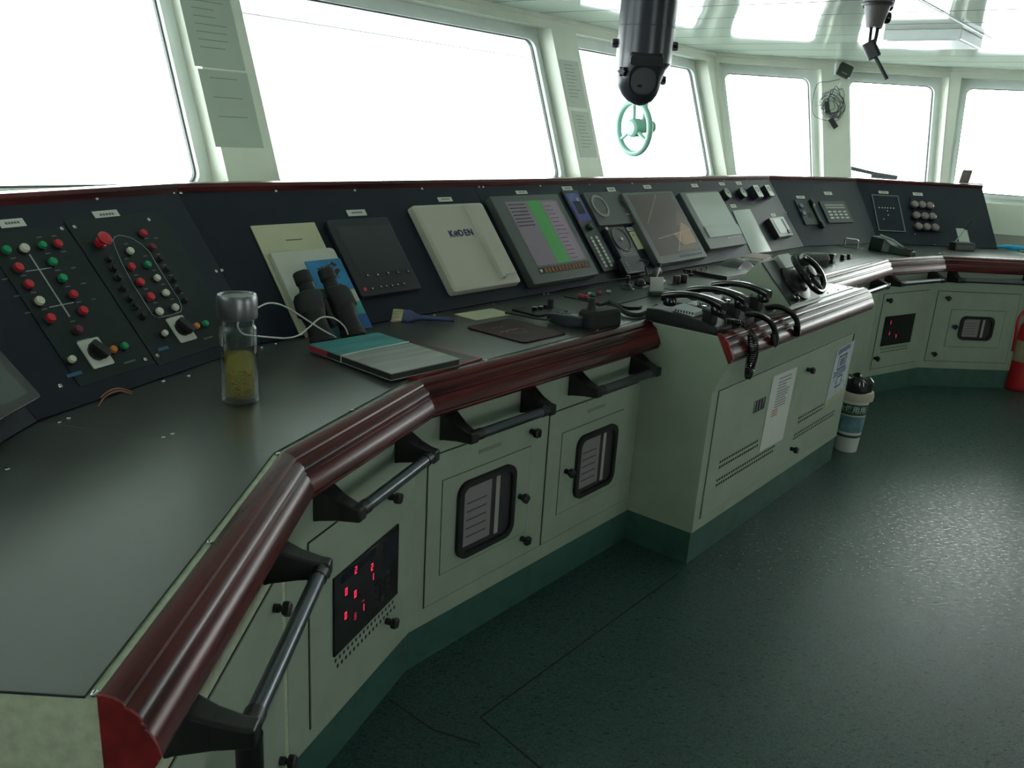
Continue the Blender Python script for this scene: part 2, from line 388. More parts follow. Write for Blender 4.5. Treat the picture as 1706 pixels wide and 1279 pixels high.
# ceiling boards run across the ship, square to the front wall
cb = MB(); CFm = Matrix.Translation((0, 0, ZC)) @ RZ(rad(51.5))
x = -4.4
cb.at(CFm)
while x < 8.6:
    cb.box(x + .011, x + .389, -6.5, 5.2, 0, .004); x += .4
cb.mi(1).box(-4.5, 8.7, -6.6, 5.3, .0008, .05)
struct(cb.obj('ceiling', ['ceiling', 'seal'], bevel=0))
# cornice strip along the windows
for k in range(4):
    mb = MB()
    mb.hexa([wpt(k, 'a', ZC - .022, -.03), wpt(k, 'b', ZC - .022, -.03), wpt(k, 'b', ZC - .022, .02), wpt(k, 'a', ZC - .022, .02), wpt(k, 'a', ZC, -.03), wpt(k, 'b', ZC, -.03), wpt(k, 'b', ZC, .02), wpt(k, 'a', ZC, .02)])
    struct(mb.obj('trim_%d' % (k + 1), 'wallpaint'))
# floor covering seam strips
# ================================================================== CONSOLE CARCASS
def console(k, label, sa=None, sb=None, name='console_cabinet', mats='mint'):
    root = thing(name, label, 'console cabinet', CF[k], None)
    BK = DD + RR + .05
    EN = DD if k == 4 else 0
    b = MB(); sweep(b, k, [(0, ZK), (0, ZD - .004), (DD, ZD - .004), (DD + RR, ZT - .006), (BK, ZT - .006), (BK, ZK)], sa, sb); b.obj('cabinet_body', mats, root)
    b = MB(); sweep(b, k, [(.004, 0.0), (.004, ZK), (BK - .01, ZK), (BK - .01, 0.0)], sa, sb); b.obj('plinth', 'kick', root)
    return root
cabA = console(0, 'nearest pale green console cabinet at the bottom left corner, seen along its front', mats='mint_speck')
cabB = console(1, 'angled pale green console cabinet with red digit alarm display in its door')
cabC = console(2, 'long pale green console cabinet with two windowed doors left of the steering pedestal', None, 1.149)
cabC2 = console(2, 'pale green console cabinet behind the steering pedestal, right of its side', 1.149, None)
cabD = console(3, 'distant angled pale green console cabinet with small red digit display', None, None)
cabE = console(4, 'farthest pale green console cabinet with one windowed door by fire extinguisher', None, .75)
cabE2 = console(4, 'plain pale green low cabinet at the right edge under the blue gloves', .75, 1.28)
for c in list(cabE2.children): bpy.data.objects.remove(c)
b = MB(); sweep(b, 4, [(.004, 0), (.004, ZK), (.47, ZK), (.47, 0)], .75, 1.28); b.obj('plinth', 'kick', cabE2)
b = MB(); sweep(b, 4, [(0, ZK), (0, ZD - .004), (.48, ZD - .004), (.48, ZK)], .75, 1.28); b.obj('cabinet_body', 'mint', cabE2)

def door(root, k, x0, x1, z0, z1, out=0.0, name='door', m='mint', lab=None):
    """door slab standing 3 mm proud of the cabinet face"""
    d = MB().box(x0 + .003, x1 - .003, z0 + .003, z1 - .003, out - .001, out + .004).obj(name, m, root, bevel=.0012, label=lab)
    MB().box(x0, x1, z0, z1, out - .002, out + .0012).obj('door_gap', 'seal', d)
    return d
knob_me = None
def knob(parent, x, z, out, name='knob', r=.014, m='black', rot=0.0):
    global knob_me
    if knob_me is None:
        mb = MB(); mb.lathe([(.0, 0), (.009, 0), (.009, .012), (.006, .014), (.006, .018)], 14); mb.at(T(0, 0, .018))
        mb.loft([[(q * c * (1.0 + .35 * abs(math.cos(2 * a))), q * s_ * (1.0 + .35 * abs(math.cos(2 * a))), z_) for a, c, s_ in [(2 * math.pi * i / 24, math.cos(2 * math.pi * i / 24), math.sin(2 * math.pi * i / 24)) for i in range(24)]] for q, z_ in ((.010, 0), (.012, .003), (.012, .013), (.009, .016))])
        knob_me = mb.mesh('knob', 'black', True)
    return put(name, knob_me, parent, T(x, z, out) @ RZ(rot))
def peep(parent, x0, x1, z0, z1, out):
    """windowed inspection hatch: rubber ring, pane, paper behind it, painted reflection streak"""
    r = (x1 - x0) * .16
    MB().ring(rrect(x0, x1, z0, z1, r), rrect(x0 + .018, x1 - .018, z0 + .018, z1 - .018, r * .7), out, out + .012).obj('window_gasket', 'blackmatte', parent, smooth=True)
    w = x1 - x0; h = z1 - z0
    p = MB().prism(rrect(x0 + .012, x1 - .012, z0 + .012, z1 - .012, r * .75), out, out + .003)
    p.mi(1).box(x0 + w * .12, x0 + w * .58, z0 + h * .14, z1 - h * .10, out + .003, out + .0034)
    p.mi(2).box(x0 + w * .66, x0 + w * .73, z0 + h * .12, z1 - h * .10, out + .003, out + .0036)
    p.mi(3)
    for i in range(5): p.box(x0 + w * .16, x0 + w * .50, z0 + h * (.25 + .11 * i), z0 + h * (.27 + .11 * i), out + .0034, out + .0037)
    p.obj('window_pane', ['pane_dark', 'pane_paper', 'pane_streak', 'pane_line'], parent)
M['pane_dark'] = mat('smoked_pane', (0.055, 0.05, 0.06), 0.12)
M['pane_paper'] = mat('paper_behind_pane', (0.30, 0.27, 0.29), 0.12)
M['pane_streak'] = mat('painted_pane_reflection', (0.45, 0.42, 0.38), 0.12)  # fluorescent reflection in the pane, painted as a pale strip
M['pane_line'] = mat('grey_print_behind_pane', (0.12, 0.11, 0.14), 0.2)

def holes(parent, rows, out, name='vent', w=.007, h=.009):
    mb = MB()
    for (xa, xb, z, n, ph) in rows:
        for i in range(n):
            x = xa + (xb - xa) * (i + ph) / n; mb.box(x - w / 2, x + w / 2, z - h / 2, z + h / 2, out - .001, out + .0006)
    return mb.obj(name, 'seal', parent)
SEG = {'0': 'abcdef', '1': 'bc', '2': 'abged', '8': 'abcdefg', '-': 'g', '7': 'abc'}
def digit(mb, ch, x, y, h, z):
    w = h * .5; t = h * .14; G = {'a': (0, w, h - t, h), 'd': (0, w, 0, t), 'g': (0, w, h / 2 - t / 2, h / 2 + t / 2), 'f': (0, t, h / 2, h), 'e': (0, t, 0, h / 2), 'b': (w - t, w, h / 2, h), 'c': (w - t, w, 0, h / 2)}
    for s in SEG[ch]:
        a = G[s]; mb.box(x + a[0], x + a[1], y + a[2], y + a[3], z, z + .0006)
M['led'] = mat('red_led', (0.3, 0, 0.02), 0.5, emit=(1.0, 0.03, 0.10), es=1.3)
M['leddim'] = mat('dim_red_led', (0.2, 0, 0.02), 0.5, emit=(1.0, 0.03, 0.10), es=0.3)

# --- cabinet B: alarm door
dB = door(cabB, 1, .08, .585, .165, .635, name='door')
ad = MB().box(.172, .484, .299, .503, .003, .010).obj('alarm_display', 'blackgloss', dB, bevel=.002)
mb = MB()
for ch, px, py in [('2', 593, 950), ('2', 620, 945), ('1', 621, 962), ('0', 577, 986), ('0', 592, 990), ('1', 605, 1013), ('0', 576, 1026)]:
    x, y = hit(CF[1], px, py, .010); mb = MB(); digit(mb, ch, x - .005, y - .008, .019, .010); mb.obj('alarm_digit', 'led', ad)
for ch, px, py in [('8', 592, 1027), ('-', 605, 1001)]:
    x, y = hit(CF[1], px, py, .010); mb = MB(); digit(mb, ch, x - .005, y - .008, .019, .010); mb.obj('alarm_digit', 'leddim', ad, label='dim red digit')
mb = MB()
for i in range(4):
    for j in range(3): mb.box(.36 + .028 * j, .378 + .028 * j, .325 + .02 * i, .338 + .02 * i, .010, .0105)
mb.mi(1)
mb.box(.40, .476, .41, .49, .010, .0104); mb.box(.20, .36, .475, .497, .010, .0104)
mb.obj('key_field', ['black', 'panel'], ad)
holes(dB, [(.175, .475, .282, 16, .5), (.175, .475, .262, 16, 1.0)], .004)
for px, py in [(664, 830), (658, 1038)]: x, y = hit(CF[1], px, py, .03); knob(dB, x, y, .004, rot=.4)
MB().box(.0, .0325, .13, .60, 0, .001).obj('edge_strip', 'mint', cabB)
# --- cabinet C: two windowed doors
dC1 = door(cabC, 2, .055, .592, .178, .640)
MB().box(.112, .506, .262, .556, .003, .0050).obj('hatch_gap', 'seal', dC1)
h1 = MB().box(.1135, .5045, .2635, .5545, .003, .0062).obj('inspection_hatch', 'mint', dC1, bevel=.001)
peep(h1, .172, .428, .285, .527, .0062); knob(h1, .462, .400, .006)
for px, py in [(895.7, 722), (879, 901)]: x, y = hit(CF[2], px, py, .03); knob(dC1, x, y, .004, rot=.7)

dC2 = door(cabC, 2, .596, 1.132, .178, .640)
q = [hit(CF[2], *p) for p in [(936, 719), (1038.7, 681), (1024, 806), (923, 859)]]
x0, x1, z0, z1 = (q[0][0] + q[3][0]) / 2, (q[1][0] + q[2][0]) / 2, (q[2][1] + q[3][1]) / 2, (q[0][1] + q[1][1]) / 2
MB().box(x0, x1, z0, z1, .003, .0050).obj('hatch_gap', 'seal', dC2)
h2 = MB().box(x0 + .0015, x1 - .0015, z0 + .0015, z1 - .0015, .003, .0062).obj('inspection_hatch', 'mint', dC2, bevel=.001)
q = [hit(CF[2], *p) for p in [(959, 728), (1024, 701), (1016, 802), (950, 830)]]
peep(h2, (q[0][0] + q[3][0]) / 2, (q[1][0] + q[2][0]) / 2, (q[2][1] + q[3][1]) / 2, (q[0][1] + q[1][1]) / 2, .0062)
x, y = hit(CF[2], 947.7, 786.6, .02); knob(h2, x, y, .006)
M['plate_dim'] = mat('small_engraved_grey_plate', (0.25, 0.29, 0.24), 0.5)
for dd, xx in ((dC1, .31), (dC2, .86)): MB().box(xx - .05, xx + .05, .594, .605, .003, .0052).obj('name_plate', 'plate_dim', dd)
# --- cabinet A door (seen edge on)
dA = door(cabA, 0, .10, .70, .165, .635)
for px, py in [(469.7, 1013.5), (479, 1268)]: x, y = hit(CF[0], px, py, .02); knob(dA, x, y, .004)
# --- cabinet D, E
dD = door(cabD, 3, .06, .555, .170, .650)
aD = MB().box(.115, .44, .315, .505, .003, .009).obj('alarm_display', 'blackgloss', dD, bevel=.002)
mb = MB()
for ch, px, py in [('1', 1484, 537), ('1', 1481.5, 555), ('7', 1492.5, 560)]:
    x, y = hit(CF[3], px, py, .009); mb = MB(); digit(mb, ch, x - .008, y - .012, .024, .009); mb.obj('alarm_digit', 'led', aD)
holes(dD, [(.12, .42, .295, 16, .5), (.12, .42, .275, 16, 1.0)], .004)
for px, py in [(1484.5, 501), (1462.7, 598)]: x, y = hit(CF[3], px, py, .03); knob(dD, x, y, .004)
dE = door(cabE, 4, .035, .61, .172, .642)
MB().box(.15, .53, .275, .525, .003, .0050).obj('hatch_gap', 'seal', dE)
h3 = MB().box(.152, .528, .277, .523, .003, .0062).obj('inspection_hatch', 'mint', dE, bevel=.001)
q = [hit(CF[4], *p) for p in [(1600, 525), (1657, 528), (1650, 568), (1592, 565)]]
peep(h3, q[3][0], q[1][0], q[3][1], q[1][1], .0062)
for px, py in [(1581, 497), (1557.5, 590)]: x, y = hit(CF[4], px, py, .03); knob(dE, x, y, .004)
x, y = hit(CF[4], 1592, 545, .03); knob(h3, x, y, .004)

# ================================================================== WORKTOPS
TRIM = [(0.002, ZD + .004), (-.004, ZD + .004), (-.016, ZD + .0015), (-.026, ZD - .005), (-.028, ZD - .009), (-.0265, ZD - .011), (-.033, ZD - .013), (-.043, ZD - .021), (-.046, ZD - .027), (-.044, ZD - .029), (-.047, ZD - .032), (-.050, ZD - .034), (-.048, ZD - .038), (-.053, ZD - .042), (-.061, ZD - .058), (-.065, ZD - .072), (-.0635, ZD - .076), (-.0595, ZD - .077), (-.061, ZD - .082), (-.056, ZD - .090), (-.004, ZD - .093), (0.002, ZD - .093)]
def worktop(k, label, sa=None, sb=None, trim=True, y_in=.018, depth=DD, ta=None, tb=None):
    root = thing('worktop', label, 'worktop', CF[k])
    b = MB(); sweep(b, k, [(y_in, ZD - .004), (y_in, ZD), (depth + .004, ZD), (depth + .004, ZD - .004)], sa, sb); b.obj('desk_plate', 'desk', root, bevel=.0008)
    if trim:
        b = MB(); sweep(b, k, TRIM, ta, tb); b.obj('edge_moulding', 'wood', root, smooth=True)
    return root
wA = worktop(0, 'nearest charcoal worktop with dark red wooden edge, bottom left of the photo')
wB = worktop(1, 'charcoal worktop with the tea bottle standing on it, angled middle left')
wC = worktop(2, 'long charcoal worktop with mahogany edge under the white cover and displays', None, 2.75, ta=None, tb=1.145)
wC2 = worktop(2, 'far charcoal worktop with mahogany edge behind the steering pedestal', 2.753, None, ta=2.55, tb=None)
wD = worktop(3, 'small angled far worktop with the silver pull handle')
wE = worktop(4, 'farthest charcoal worktop carrying a radio charger and blue gloves', None, .75, tb=1.28)
MB().prism([(.752, -.018), (1.28, -.018), (1.28, -.52), (.752, -.745)], 0, .004).obj('desk_plate', 'desk', wE, mw=T(0, ZD - .004, 0) @ RX(rad(-90)))
# red end of the nearest moulding
b = MB(); sweep(b, 0, TRIM, -.004, .0); b.obj('moulding_end', 'woodend', wA, label='bright red cut end')
scr = MB(); scr.lathe([(0, -.001), (.0052, -.001), (.0052, .0012), (.0035, .0028), (0, .0030)], 12)
scr.mi(1).box(-.0032, .0032, -.0006, .0006, .0026, .0033)
screw_me = scr.mesh('screw', ['steel', 'ink'], True)
def screws_on(root, Fm, pts, inv):
    for px, py in pts:
        x, y = hit(Fm, px, py); M_ = inv @ Fm @ T(x, y, 0); put('screw', screw_me, root, M_)
iA = CF[0].inverted()
screws_on(wA, DF[0], [(158, 1155), (349, 903), (98, 704), (272, 729), (463, 756), (12, 782)], iA)
screws_on(wB, DF[1], [(114, 697), (287, 723), (475, 752), (272, 635), (314, 626), (436, 579), (586, 683)], CF[1].inverted())
screws_on(wC, DF[2], [(460, 573), (608, 546), (724, 525), (822, 507), (906, 490), (913, 489), (676, 630), (687, 628), (562, 600), (570, 598), (911, 572), (809, 600), (995, 550)], CF[2].inverted())
screws_on(wE, DF[4], [(1565, 422), (1573, 422)], CF[4].inverted())

# ================================================================== SLOPING PANELS + CAP RAIL
def slope(k, label, xa0, xa1, xb0, xb1):
    """panel face between x at bottom/top left (xa0,xa1) and right (xb0,xb1)"""
    root = thing('instrument_panel', label, 'instrument panel', PF[k])
    MB().loft([[(xa0, .002, -.004), (xb0, .002, -.004), (xb1, SLEN - .012, -.004), (xa1, SLEN - .012, -.004)], [(xa0, .002, .003), (xb0, .002, .003), (xb1, SLEN - .012, .003), (xa1, SLEN - .012, .003)]]).obj('panel_plate', 'panel', root, bevel=.001)
    return root
def mit(k, end, n):
    o = offp(FP, HS, n)[k + end]; return (CF[k].inverted() @ Vector((o.x, o.y, 0))).x
def ends(k): return mit(k, 0, DD) , mit(k, 0, DD + RR), mit(k, 1, DD), mit(k, 1, DD + RR)
a0, a1, b0, b1 = ends(0); sA = slope(0, 'nearest black sloping panel at the left edge carrying a grey flat monitor', a0, a1, b0 - .001, b1 - .001)
a0, a1, b0, b1 = ends(1); sB = slope(1, 'black sloping panel with the two boards of red and green buttons', a0 + .001, a1 + .001, b0 - .001, b1 - .001)
a0, a1, b0, b1 = ends(2)
S1, S2 = 1.13, 2.42
sC = slope(2, 'black sloping panel behind the booklets and the white cover', a0 + .001, a1 + .001, S1 - .001, S1 - .001)
sC2 = slope(2, 'black sloping panel holding the green striped and the brown displays', S1 + .001, S1 + .001, S2 - .001, S2 - .001)
sC3 = slope(2, 'greyish sloping panel with four gauges and a clear sheet', S2 + .001, S2 + .001, b0 - .001, b1 - .001)
a0, a1, b0, b1 = ends(3); sD = slope(3, 'black sloping panel with intercom and keypad, right of the gauges', a0 + .001, a1 + .001, b0 - .001, b1 - .001)
a0, a1, b0, b1 = ends(4); sE = slope(4, 'farthest black sloping panel with nine round lamps', a0 + .001, a1 + .001, .745, .745)
def pscrews(root, k, pts):
    for px, py in pts:
        x, y = hit(PF[k], px, py); put('screw', screw_me, root, T(x, y, .003))
pscrews(sB, 1, [(160, 332), (288, 322), (99, 644), (359, 453), (45, 716)])
pscrews(sC, 2, [(300, 322), (369, 451), (459, 319), (590, 318), (702, 315), (797, 312), (842, 404)])
pscrews(sC2, 2, [(804, 312), (846, 405), (899, 310), (981, 308), (1052, 306), (1113, 302)])
pscrews(sC3, 2, [(1119, 302), (1166, 302), (1205, 301), (1243, 300), (1272, 299)])
pscrews(sD, 3, [(1284, 298), (1331, 299), (1378, 299), (1421, 301), (1309, 354)])
pscrews(sE, 4, [(1427, 301), (1487, 304), (1543, 307), (1440, 354), (1524, 390), (1557, 408)])
def caprail(k, label, sb=None):
    b = MB(); n0 = DD + RR
    sweep(b, k, [(n0 - .012, ZT - .014), (n0 - .014, ZT + .006), (n0 - .006, ZT + .016), (n0 + .03, ZT + .017), (n0 + .055, ZT + .012), (n0 + .055, ZT - .014)], None, sb)
    o = b.obj('cap_rail', 'wood', None, smooth=True, mw=CF[k]); tag(o, label, 'wooden rail')
caprail(0, 'dark wooden cap rail on top of the nearest left panel')
caprail(1, 'dark wooden cap rail above the red and green button boards')
caprail(2, 'long dark wooden cap rail above the displays below the big window')
caprail(3, 'short dark wooden cap rail above the intercom and keypad panel')
caprail(4, 'farthest dark wooden cap rail above the nine round lamps', .745)

# ================================================================== PEDESTAL
S0, PW, PQ = 1.149, 1.50, .270
ped = thing('steering_pedestal', 'pale green steering pedestal standing out from the console, notices on its front', 'pedestal', CF[2])
pr = [(0.0, ZK), (-PQ - .004, ZK), (-PQ - .012, .66), (-PQ - .053, ZD - .092), (-PQ - .003, ZD - .004), (0.0, ZD - .004)]
b = MB(); sweep(b, 2, pr, S0, S0 + PW); b.obj('cabinet_body', 'mint', ped, bevel=.003)
b = MB(); sweep(b, 2, [(0.0, 0), (-PQ + .002, 0), (-PQ + .002, ZK), (0.0, ZK)], S0 + .003, S0 + PW - .003); b.obj('plinth', 'kick', ped)
b = MB(); sweep(b, 2, [(.016, ZD - .004), (.016, ZD), (-PQ + .004, ZD), (-PQ + .004, ZD - .004)], S0 + .004, S0 + PW - .004); b.obj('desk_plate', 'desk', ped)
PT = [(-PQ + n, z) for n, z in TRIM]
b = MB(); sweep(b, 2, PT, S0 + .02, S0 + PW + .012); b.obj('edge_moulding', 'wood', ped, smooth=True)
b = MB(); sweep(b, 2, PT, S0 + .006, S0 + .02); b.obj('moulding_end', 'woodend', ped, label='bright orange red cut end')
PA = math.atan2(.008, .66 - ZK)
PLOC = T(0, ZK, PQ + .004) @ RX(PA); PFM = CF[2] @ PLOC; OUT = .0035
q = [hit(PFM, *p) for p in [(1197, 656), (1430, 556), (1154, 880)]]
pd = MB().box(q[0][0], S0 + PW - .07, .045, .533, -.001, OUT).obj('door', 'mint', ped, bevel=.001, mw=PLOC)
MB().box(q[0][0] - .0025, S0 + PW - .0675, .0425, .5355, -.001, .0012).obj('door_gap', 'seal', pd)
PFF = PFM @ T(0, 0, OUT)
def pf(px, py): return hit(PFF, px, py)
x, y = pf(1344.6, 615); knob(pd, x, y, OUT, rot=.5)
x, y = pf(1317, 747); knob(pd, x, y, OUT, rot=.5)
rows = []
for (ax, ay), (bx, by), n in [((1198, 771), (1263, 733), 18), ((1197, 779), (1263, 741), 18), ((1193, 800), (1291, 743), 27), ((1192, 808), (1288, 751), 27), ((1330, 696), (1372, 674), 14), ((1329, 703), (1370, 681), 14), ((1322, 726), (1391, 683), 22), ((1321, 731), (1389, 690), 22)]:
    (xa, ya), (xb, yb) = pf(ax, ay), pf(bx, by); rows.append((xa, xb, (ya + yb) / 2, n, .5))
holes(pd, rows, OUT, w=.011, h=.009)
x0, y0 = pf(1254, 689); x1, y1 = pf(1276, 660)
mb = MB(); mb.box(x0, x1, min(y0, y1), max(y0, y1), OUT - .001, OUT + .0008)
mb.mi(1)
for i in range(4):
    mb.box(x0 + .004 + (x1 - x0) * .25 * i, x0 + .004 + (x1 - x0) * .25 * i + .004, y0 + .004, y1 - .004, OUT + .0008, OUT + .0014)
mb.obj('socket_panel', ['ink', 'steel'], pd)
x, y = pf(1441, 560)
MB().box(S0 + PW - .045, S0 + PW - .034, .27, .53, -.001, .0015).obj('slot', 'seal', ped, mw=PLOC)

# ================================================================== GRAB RAILS
def rail(k, a, b_, out, label, z=None, group='black grab rails along the console'):
    xa, za = a; xb, zb = b_; z = (za + zb) / 2 if z is None else z
    root = thing('grab_rail', label, 'grab rail', CF[k] @ T(xa, z, 0), group)
    L = xb - xa
    for x in (0, L):
        mb = MB(); s = 1 if x == 0 else -1
        prof = lambda w, h, zz, dy: [(x - w, -h + dy, zz), (x + w, -h + dy, zz), (x + w, h + dy, zz), (x - w, h + dy, zz)]
        mb.loft([prof(.030, .042, .0, .012), prof(.028, .038, .012, .012), prof(.020, .024, out * .6, .004), prof(.0165, .0175, out - .004, 0), prof(.0155, .0155, out + .016, 0)])
        mb.obj('bracket', 'black', root, bevel=.005, seg=3)
    MB().tube([(.012, 0, out), (L - .012, 0, out)], .0145, 18).obj('bar', 'gunmetal', root, smooth=True)
    MB().tube([(.014, 0, out), (.040, 0, out)], .0162, 18).obj('collar', 'black', root, smooth=True)
    MB().tube([(L - .040, 0, out), (L - .014, 0, out)], .0162, 18).obj('collar', 'black', root, smooth=True)
    return root
rail(0, (.165, .70), (.615, .70), .105, 'nearest black and gunmetal grab rail under the red wooden edge', .69)
rail(1, (.130, .70), (.495, .70), .09, 'black grab rail above the door with the alarm display', .703)
rail(2, (.125, .70), (.470, .70), .09, 'black grab rail above the first windowed door', .705)
rail(2, (.715, .70), (1.085, .70), .09, 'black grab rail touching the pedestal side, above second windowed door', .708)
x0, y0 = hit(CF[3], 1495, 480, .09); x1, y1 = hit(CF[3], 1560, 465, .09)
rail(3, (.06, .73), (.53, .73), .09, 'black grab rail above the small distant red digit display', .728)
rail(4, (.10, .73), (.62, .73), .09, 'farthest black grab rail above the last windowed door', .728)
x0, y0 = hit(CF[2], 1444, 484, .09); x1, y1 = hit(CF[2], 1486, 475, .09)
rail(2, (3.30, .73), (3.72, .73), .09, 'grab rail with bright tube peeking out behind the pedestal', .735)

x, y = hit(CF[0], 416, 1262, .055)
pp = thing('vertical_tube', 'dark vertical tube standing below the nearest grab rail at the photo bottom', 'tube', CF[0] @ T(x, 0, .055))
MB().tube([(0, 0.004, 0), (0, .555, 0)], .022, 18).obj('tube', 'black', pp, smooth=True)
m = MB(); m.at(RX(rad(-90))); m.lathe([(.035, 0), (.035, .006), (.024, .010)], 20); m.obj('foot', 'black', pp, smooth=True)
M['redkey'] = mat('red_power_key', (0.6, 0.06, 0.07), 0.4)
M['dial_grey2'] = mat('blue_grey_key', (0.13, 0.15, 0.19), 0.5)
# ================================================================== INSTRUMENTS ON THE SLOPING PANELS
class Dev:
    """an instrument standing on a plane; parts are given in that plane's coordinates"""
    def __init__(s, Fm, name, label, cat, c, z=0.003, group=None):
        s.F = Fm; s.c = c; s.z = z; s.root = thing(name, label, cat, Fm @ T(c[0], c[1], z), group); s.O = T(-c[0], -c[1], -z)
    def mb(s): m = MB(); m.T = s.O.copy(); return m
    def h(s, px, py, off=0.0): return hit(s.F, px, py, off)
    def put(s, name, me, x, y, z, rot=0, parent=None, **k): return put(name, me, parent or s.root, s.O @ T(x, y, z) @ RZ(rot), **k)
def cen(q): return ((q[0] + q[1]) / 2, (q[2] + q[3]) / 2)
_bm = {}
def button_mesh(col, r):
    key = (col, round(r, 4))
    if key not in _bm:
        mb = MB(); mb.lathe([(r * 1.25, 0), (r * 1.25, .003), (r * 1.1, .005), (r * 1.0, .005)], 20); mb.mi(1)
        mb.lathe([(r, .004), (r, .011), (r * .9, .013), (0, .0135)], 20)
        _bm[key] = mb.mesh('push_button', ['black', col], True)
    return _bm[key]
_rm = None
def rotary(dv_, x, y, z, s=.024):
    global _rm
    if _rm is None:
        mb = MB(); mb.prism(rrect(-.030, .030, -.036, .036, .004, 3), 0, .003); mb.mi(1)
        mb.cyl(0, 0, .003, .010, .021); mb.at(T(0, 0, .010) @ RZ(.5)); mb.prism(rrect(-.009, .009, -.024, .024, .008, 5), 0, .018)
        _rm = mb.mesh('rotary_switch', ['plate', 'black'])
    return dv_.put('rotary_switch', _rm, x, y, z)
def nameplate(dv_, pts, z=.003):
    x0, x1, y0, y1 = quad(dv_.F, pts); m = dv_.mb(); m.box(x0, x1, y0, y1, z, z + .0018); m.mi(1)
    w = x1 - x0; h = y1 - y0
    for i in range(5): m.box(x0 + w * (.22 + .12 * i), x0 + w * (.22 + .12 * i) + w * .09, y0 + h * .38, y0 + h * .66, z + .0018, z + .0021)
    m.i = 0
    return m.obj('name_plate', ['plate', 'ink_grey'], dv_.root, label='small white engraved plate')
M['ink_grey'] = mat('grey_print', (0.12, 0.12, 0.12), 0.7)
M['boardmetal'] = mat('dark_green_grey_board', (0.010, 0.017, 0.019), 0.45, spec=0.25, noise=0.1, nscale=15)
M['line'] = mat('grey_engraved_line', (0.30, 0.33, 0.33), 0.6)
M['lineblue'] = mat('blue_small_print', (0.02, 0.10, 0.22), 0.6)
M['pinkdark'] = mat('unlit_pink_lamp', (0.16, 0.02, 0.04), 0.35)
M['keywhite'] = mat('pale_key', (0.50, 0.52, 0.44), 0.5)
def strip(m, pts, w, z, h=.0006):
    for (xa, ya), (xb, yb) in zip(pts[:-1], pts[1:]):
        d = Vector((xb - xa, yb - ya)); L = d.length
        if L < 1e-6: continue
        nx, ny = -d.y / L * w / 2, d.x / L * w / 2
        m.hexa([(xa - nx, ya - ny, z), (xb - nx, yb - ny, z), (xb + nx, yb + ny, z), (xa + nx, ya + ny, z), (xa - nx, ya - ny, z + h), (xb - nx, yb - ny, z + h), (xb + nx, yb + ny, z + h), (xa + nx, ya + ny, z + h)])

# ---- board 1 and 2 on panel B (index 1)
def marks(m, d, pts, w=.018, h=.0035):
    for px, py in pts:
        x, y = d.h(px, py); m.box(x - w / 2, x + w / 2, y - h / 2, y + h / 2, .005, .0054)
xr = (hit(PF[1], 112, 382)[0] + hit(PF[1], 250, 598)[0]) / 2
yt = hit(PF[1], 105, 378)[1]; yb_ = hit(PF[1], 240, 603)[1] - .012
xl = hit(PF[1], 2, 400)[0] - .045
d1 = Dev(PF[1], 'button_board', 'leftmost button board with white cross lines and five green buttons', 'button board', ((xl + xr) / 2, (yt + yb_) / 2))
m = d1.mb(); m.box(xl, xr - .002, yb_, yt, .003, .005); m.mi(1)
L = lambda pts: [d1.h(*p) for p in pts]
strip(m, L([(47, 425.6), (114, 529.5)]), .004, .005); strip(m, L([(41, 454), (84, 448)]), .0022, .005); strip(m, L([(80, 513.7), (121, 505.6)]), .0022, .005)
m.mi(2)
marks(m, d1, [(20, 432), (37, 461), (54, 489), (63, 397), (88, 395), (78, 424), (104, 421), (94, 452), (120, 448), (111, 479), (137, 474), (129, 505), (154, 500), (72, 517), (119, 537), (44, 523), (26, 495), (6, 467)], .014, .003)
marks(m, d1, [(137, 568), (214, 604)], .035, .004); m.mi(3); marks(m, d1, [(122, 625)], .04, .008)
M['ink_soft'] = mat('faint_grey_lettering', (0.10, 0.115, 0.12), 0.6)
m.obj('board_plate', ['boardmetal', 'line', 'ink_soft', 'lineblue'], d1.root)
for c, r, px, py in [('green', .0095, 12, 415), ('cream', .0105, 42, 412), ('green', .0085, 72, 407), ('red', .0095, 98, 404.5), ('red', .0105, 32, 444), ('green', .0095, 89, 434.5), ('red', .0100, 49, 472), ('green', .0095, 105.6, 462), ('cream', .0105, 67, 500), ('red', .0095, 123.5, 489), ('red', .0100, 85.5, 528.5), ('red', .0100, 140, 516), ('pinkdark', .0095, 132, 547.5), ('cream', .0085, 121, 597.5), ('orange', .0085, 190, 581), ('green', .0085, 208.5, 575)]:
    x, y = d1.h(px, py, .015); d1.put('push_button', button_mesh(c, r), x, y, .005, label={'green': 'green', 'cream': 'white', 'red': 'red', 'pinkdark': 'dull pink', 'orange': 'orange'}[c] + ' push button')
x, y = d1.h(157, 590); rotary(d1, x, y, .005)
nameplate(d1, [(-4, 369), (36, 364), (41.6, 377.6), (-1, 382.6)])
xl2 = xr + .004; x2 = hit(PF[1], 262, 372)[0] + .03; yb2 = hit(PF[1], 360, 575)[1] - .005
d2 = Dev(PF[1], 'button_board', 'button board with a ship outline and a big red mushroom button', 'button board', ((xl2 + x2) / 2, (yt + yb2) / 2))
m = d2.mb(); m.box(xl2, x2, yb2, yt + .012, .003, .005); m.mi(1)
hp = [(188.5, 410), (186.5, 402), (189, 396.5), (196, 393.8), (206, 395), (219, 399), (234, 409), (247, 421), (262, 447), (281, 477), (296, 500), (301, 514), (299, 521), (280, 527), (262, 530.5), (252, 526), (240, 507), (219, 474), (201, 440), (188.5, 410)]
strip(m, [d2.h(*p) for p in hp], .0016, .005); m.mi(2)
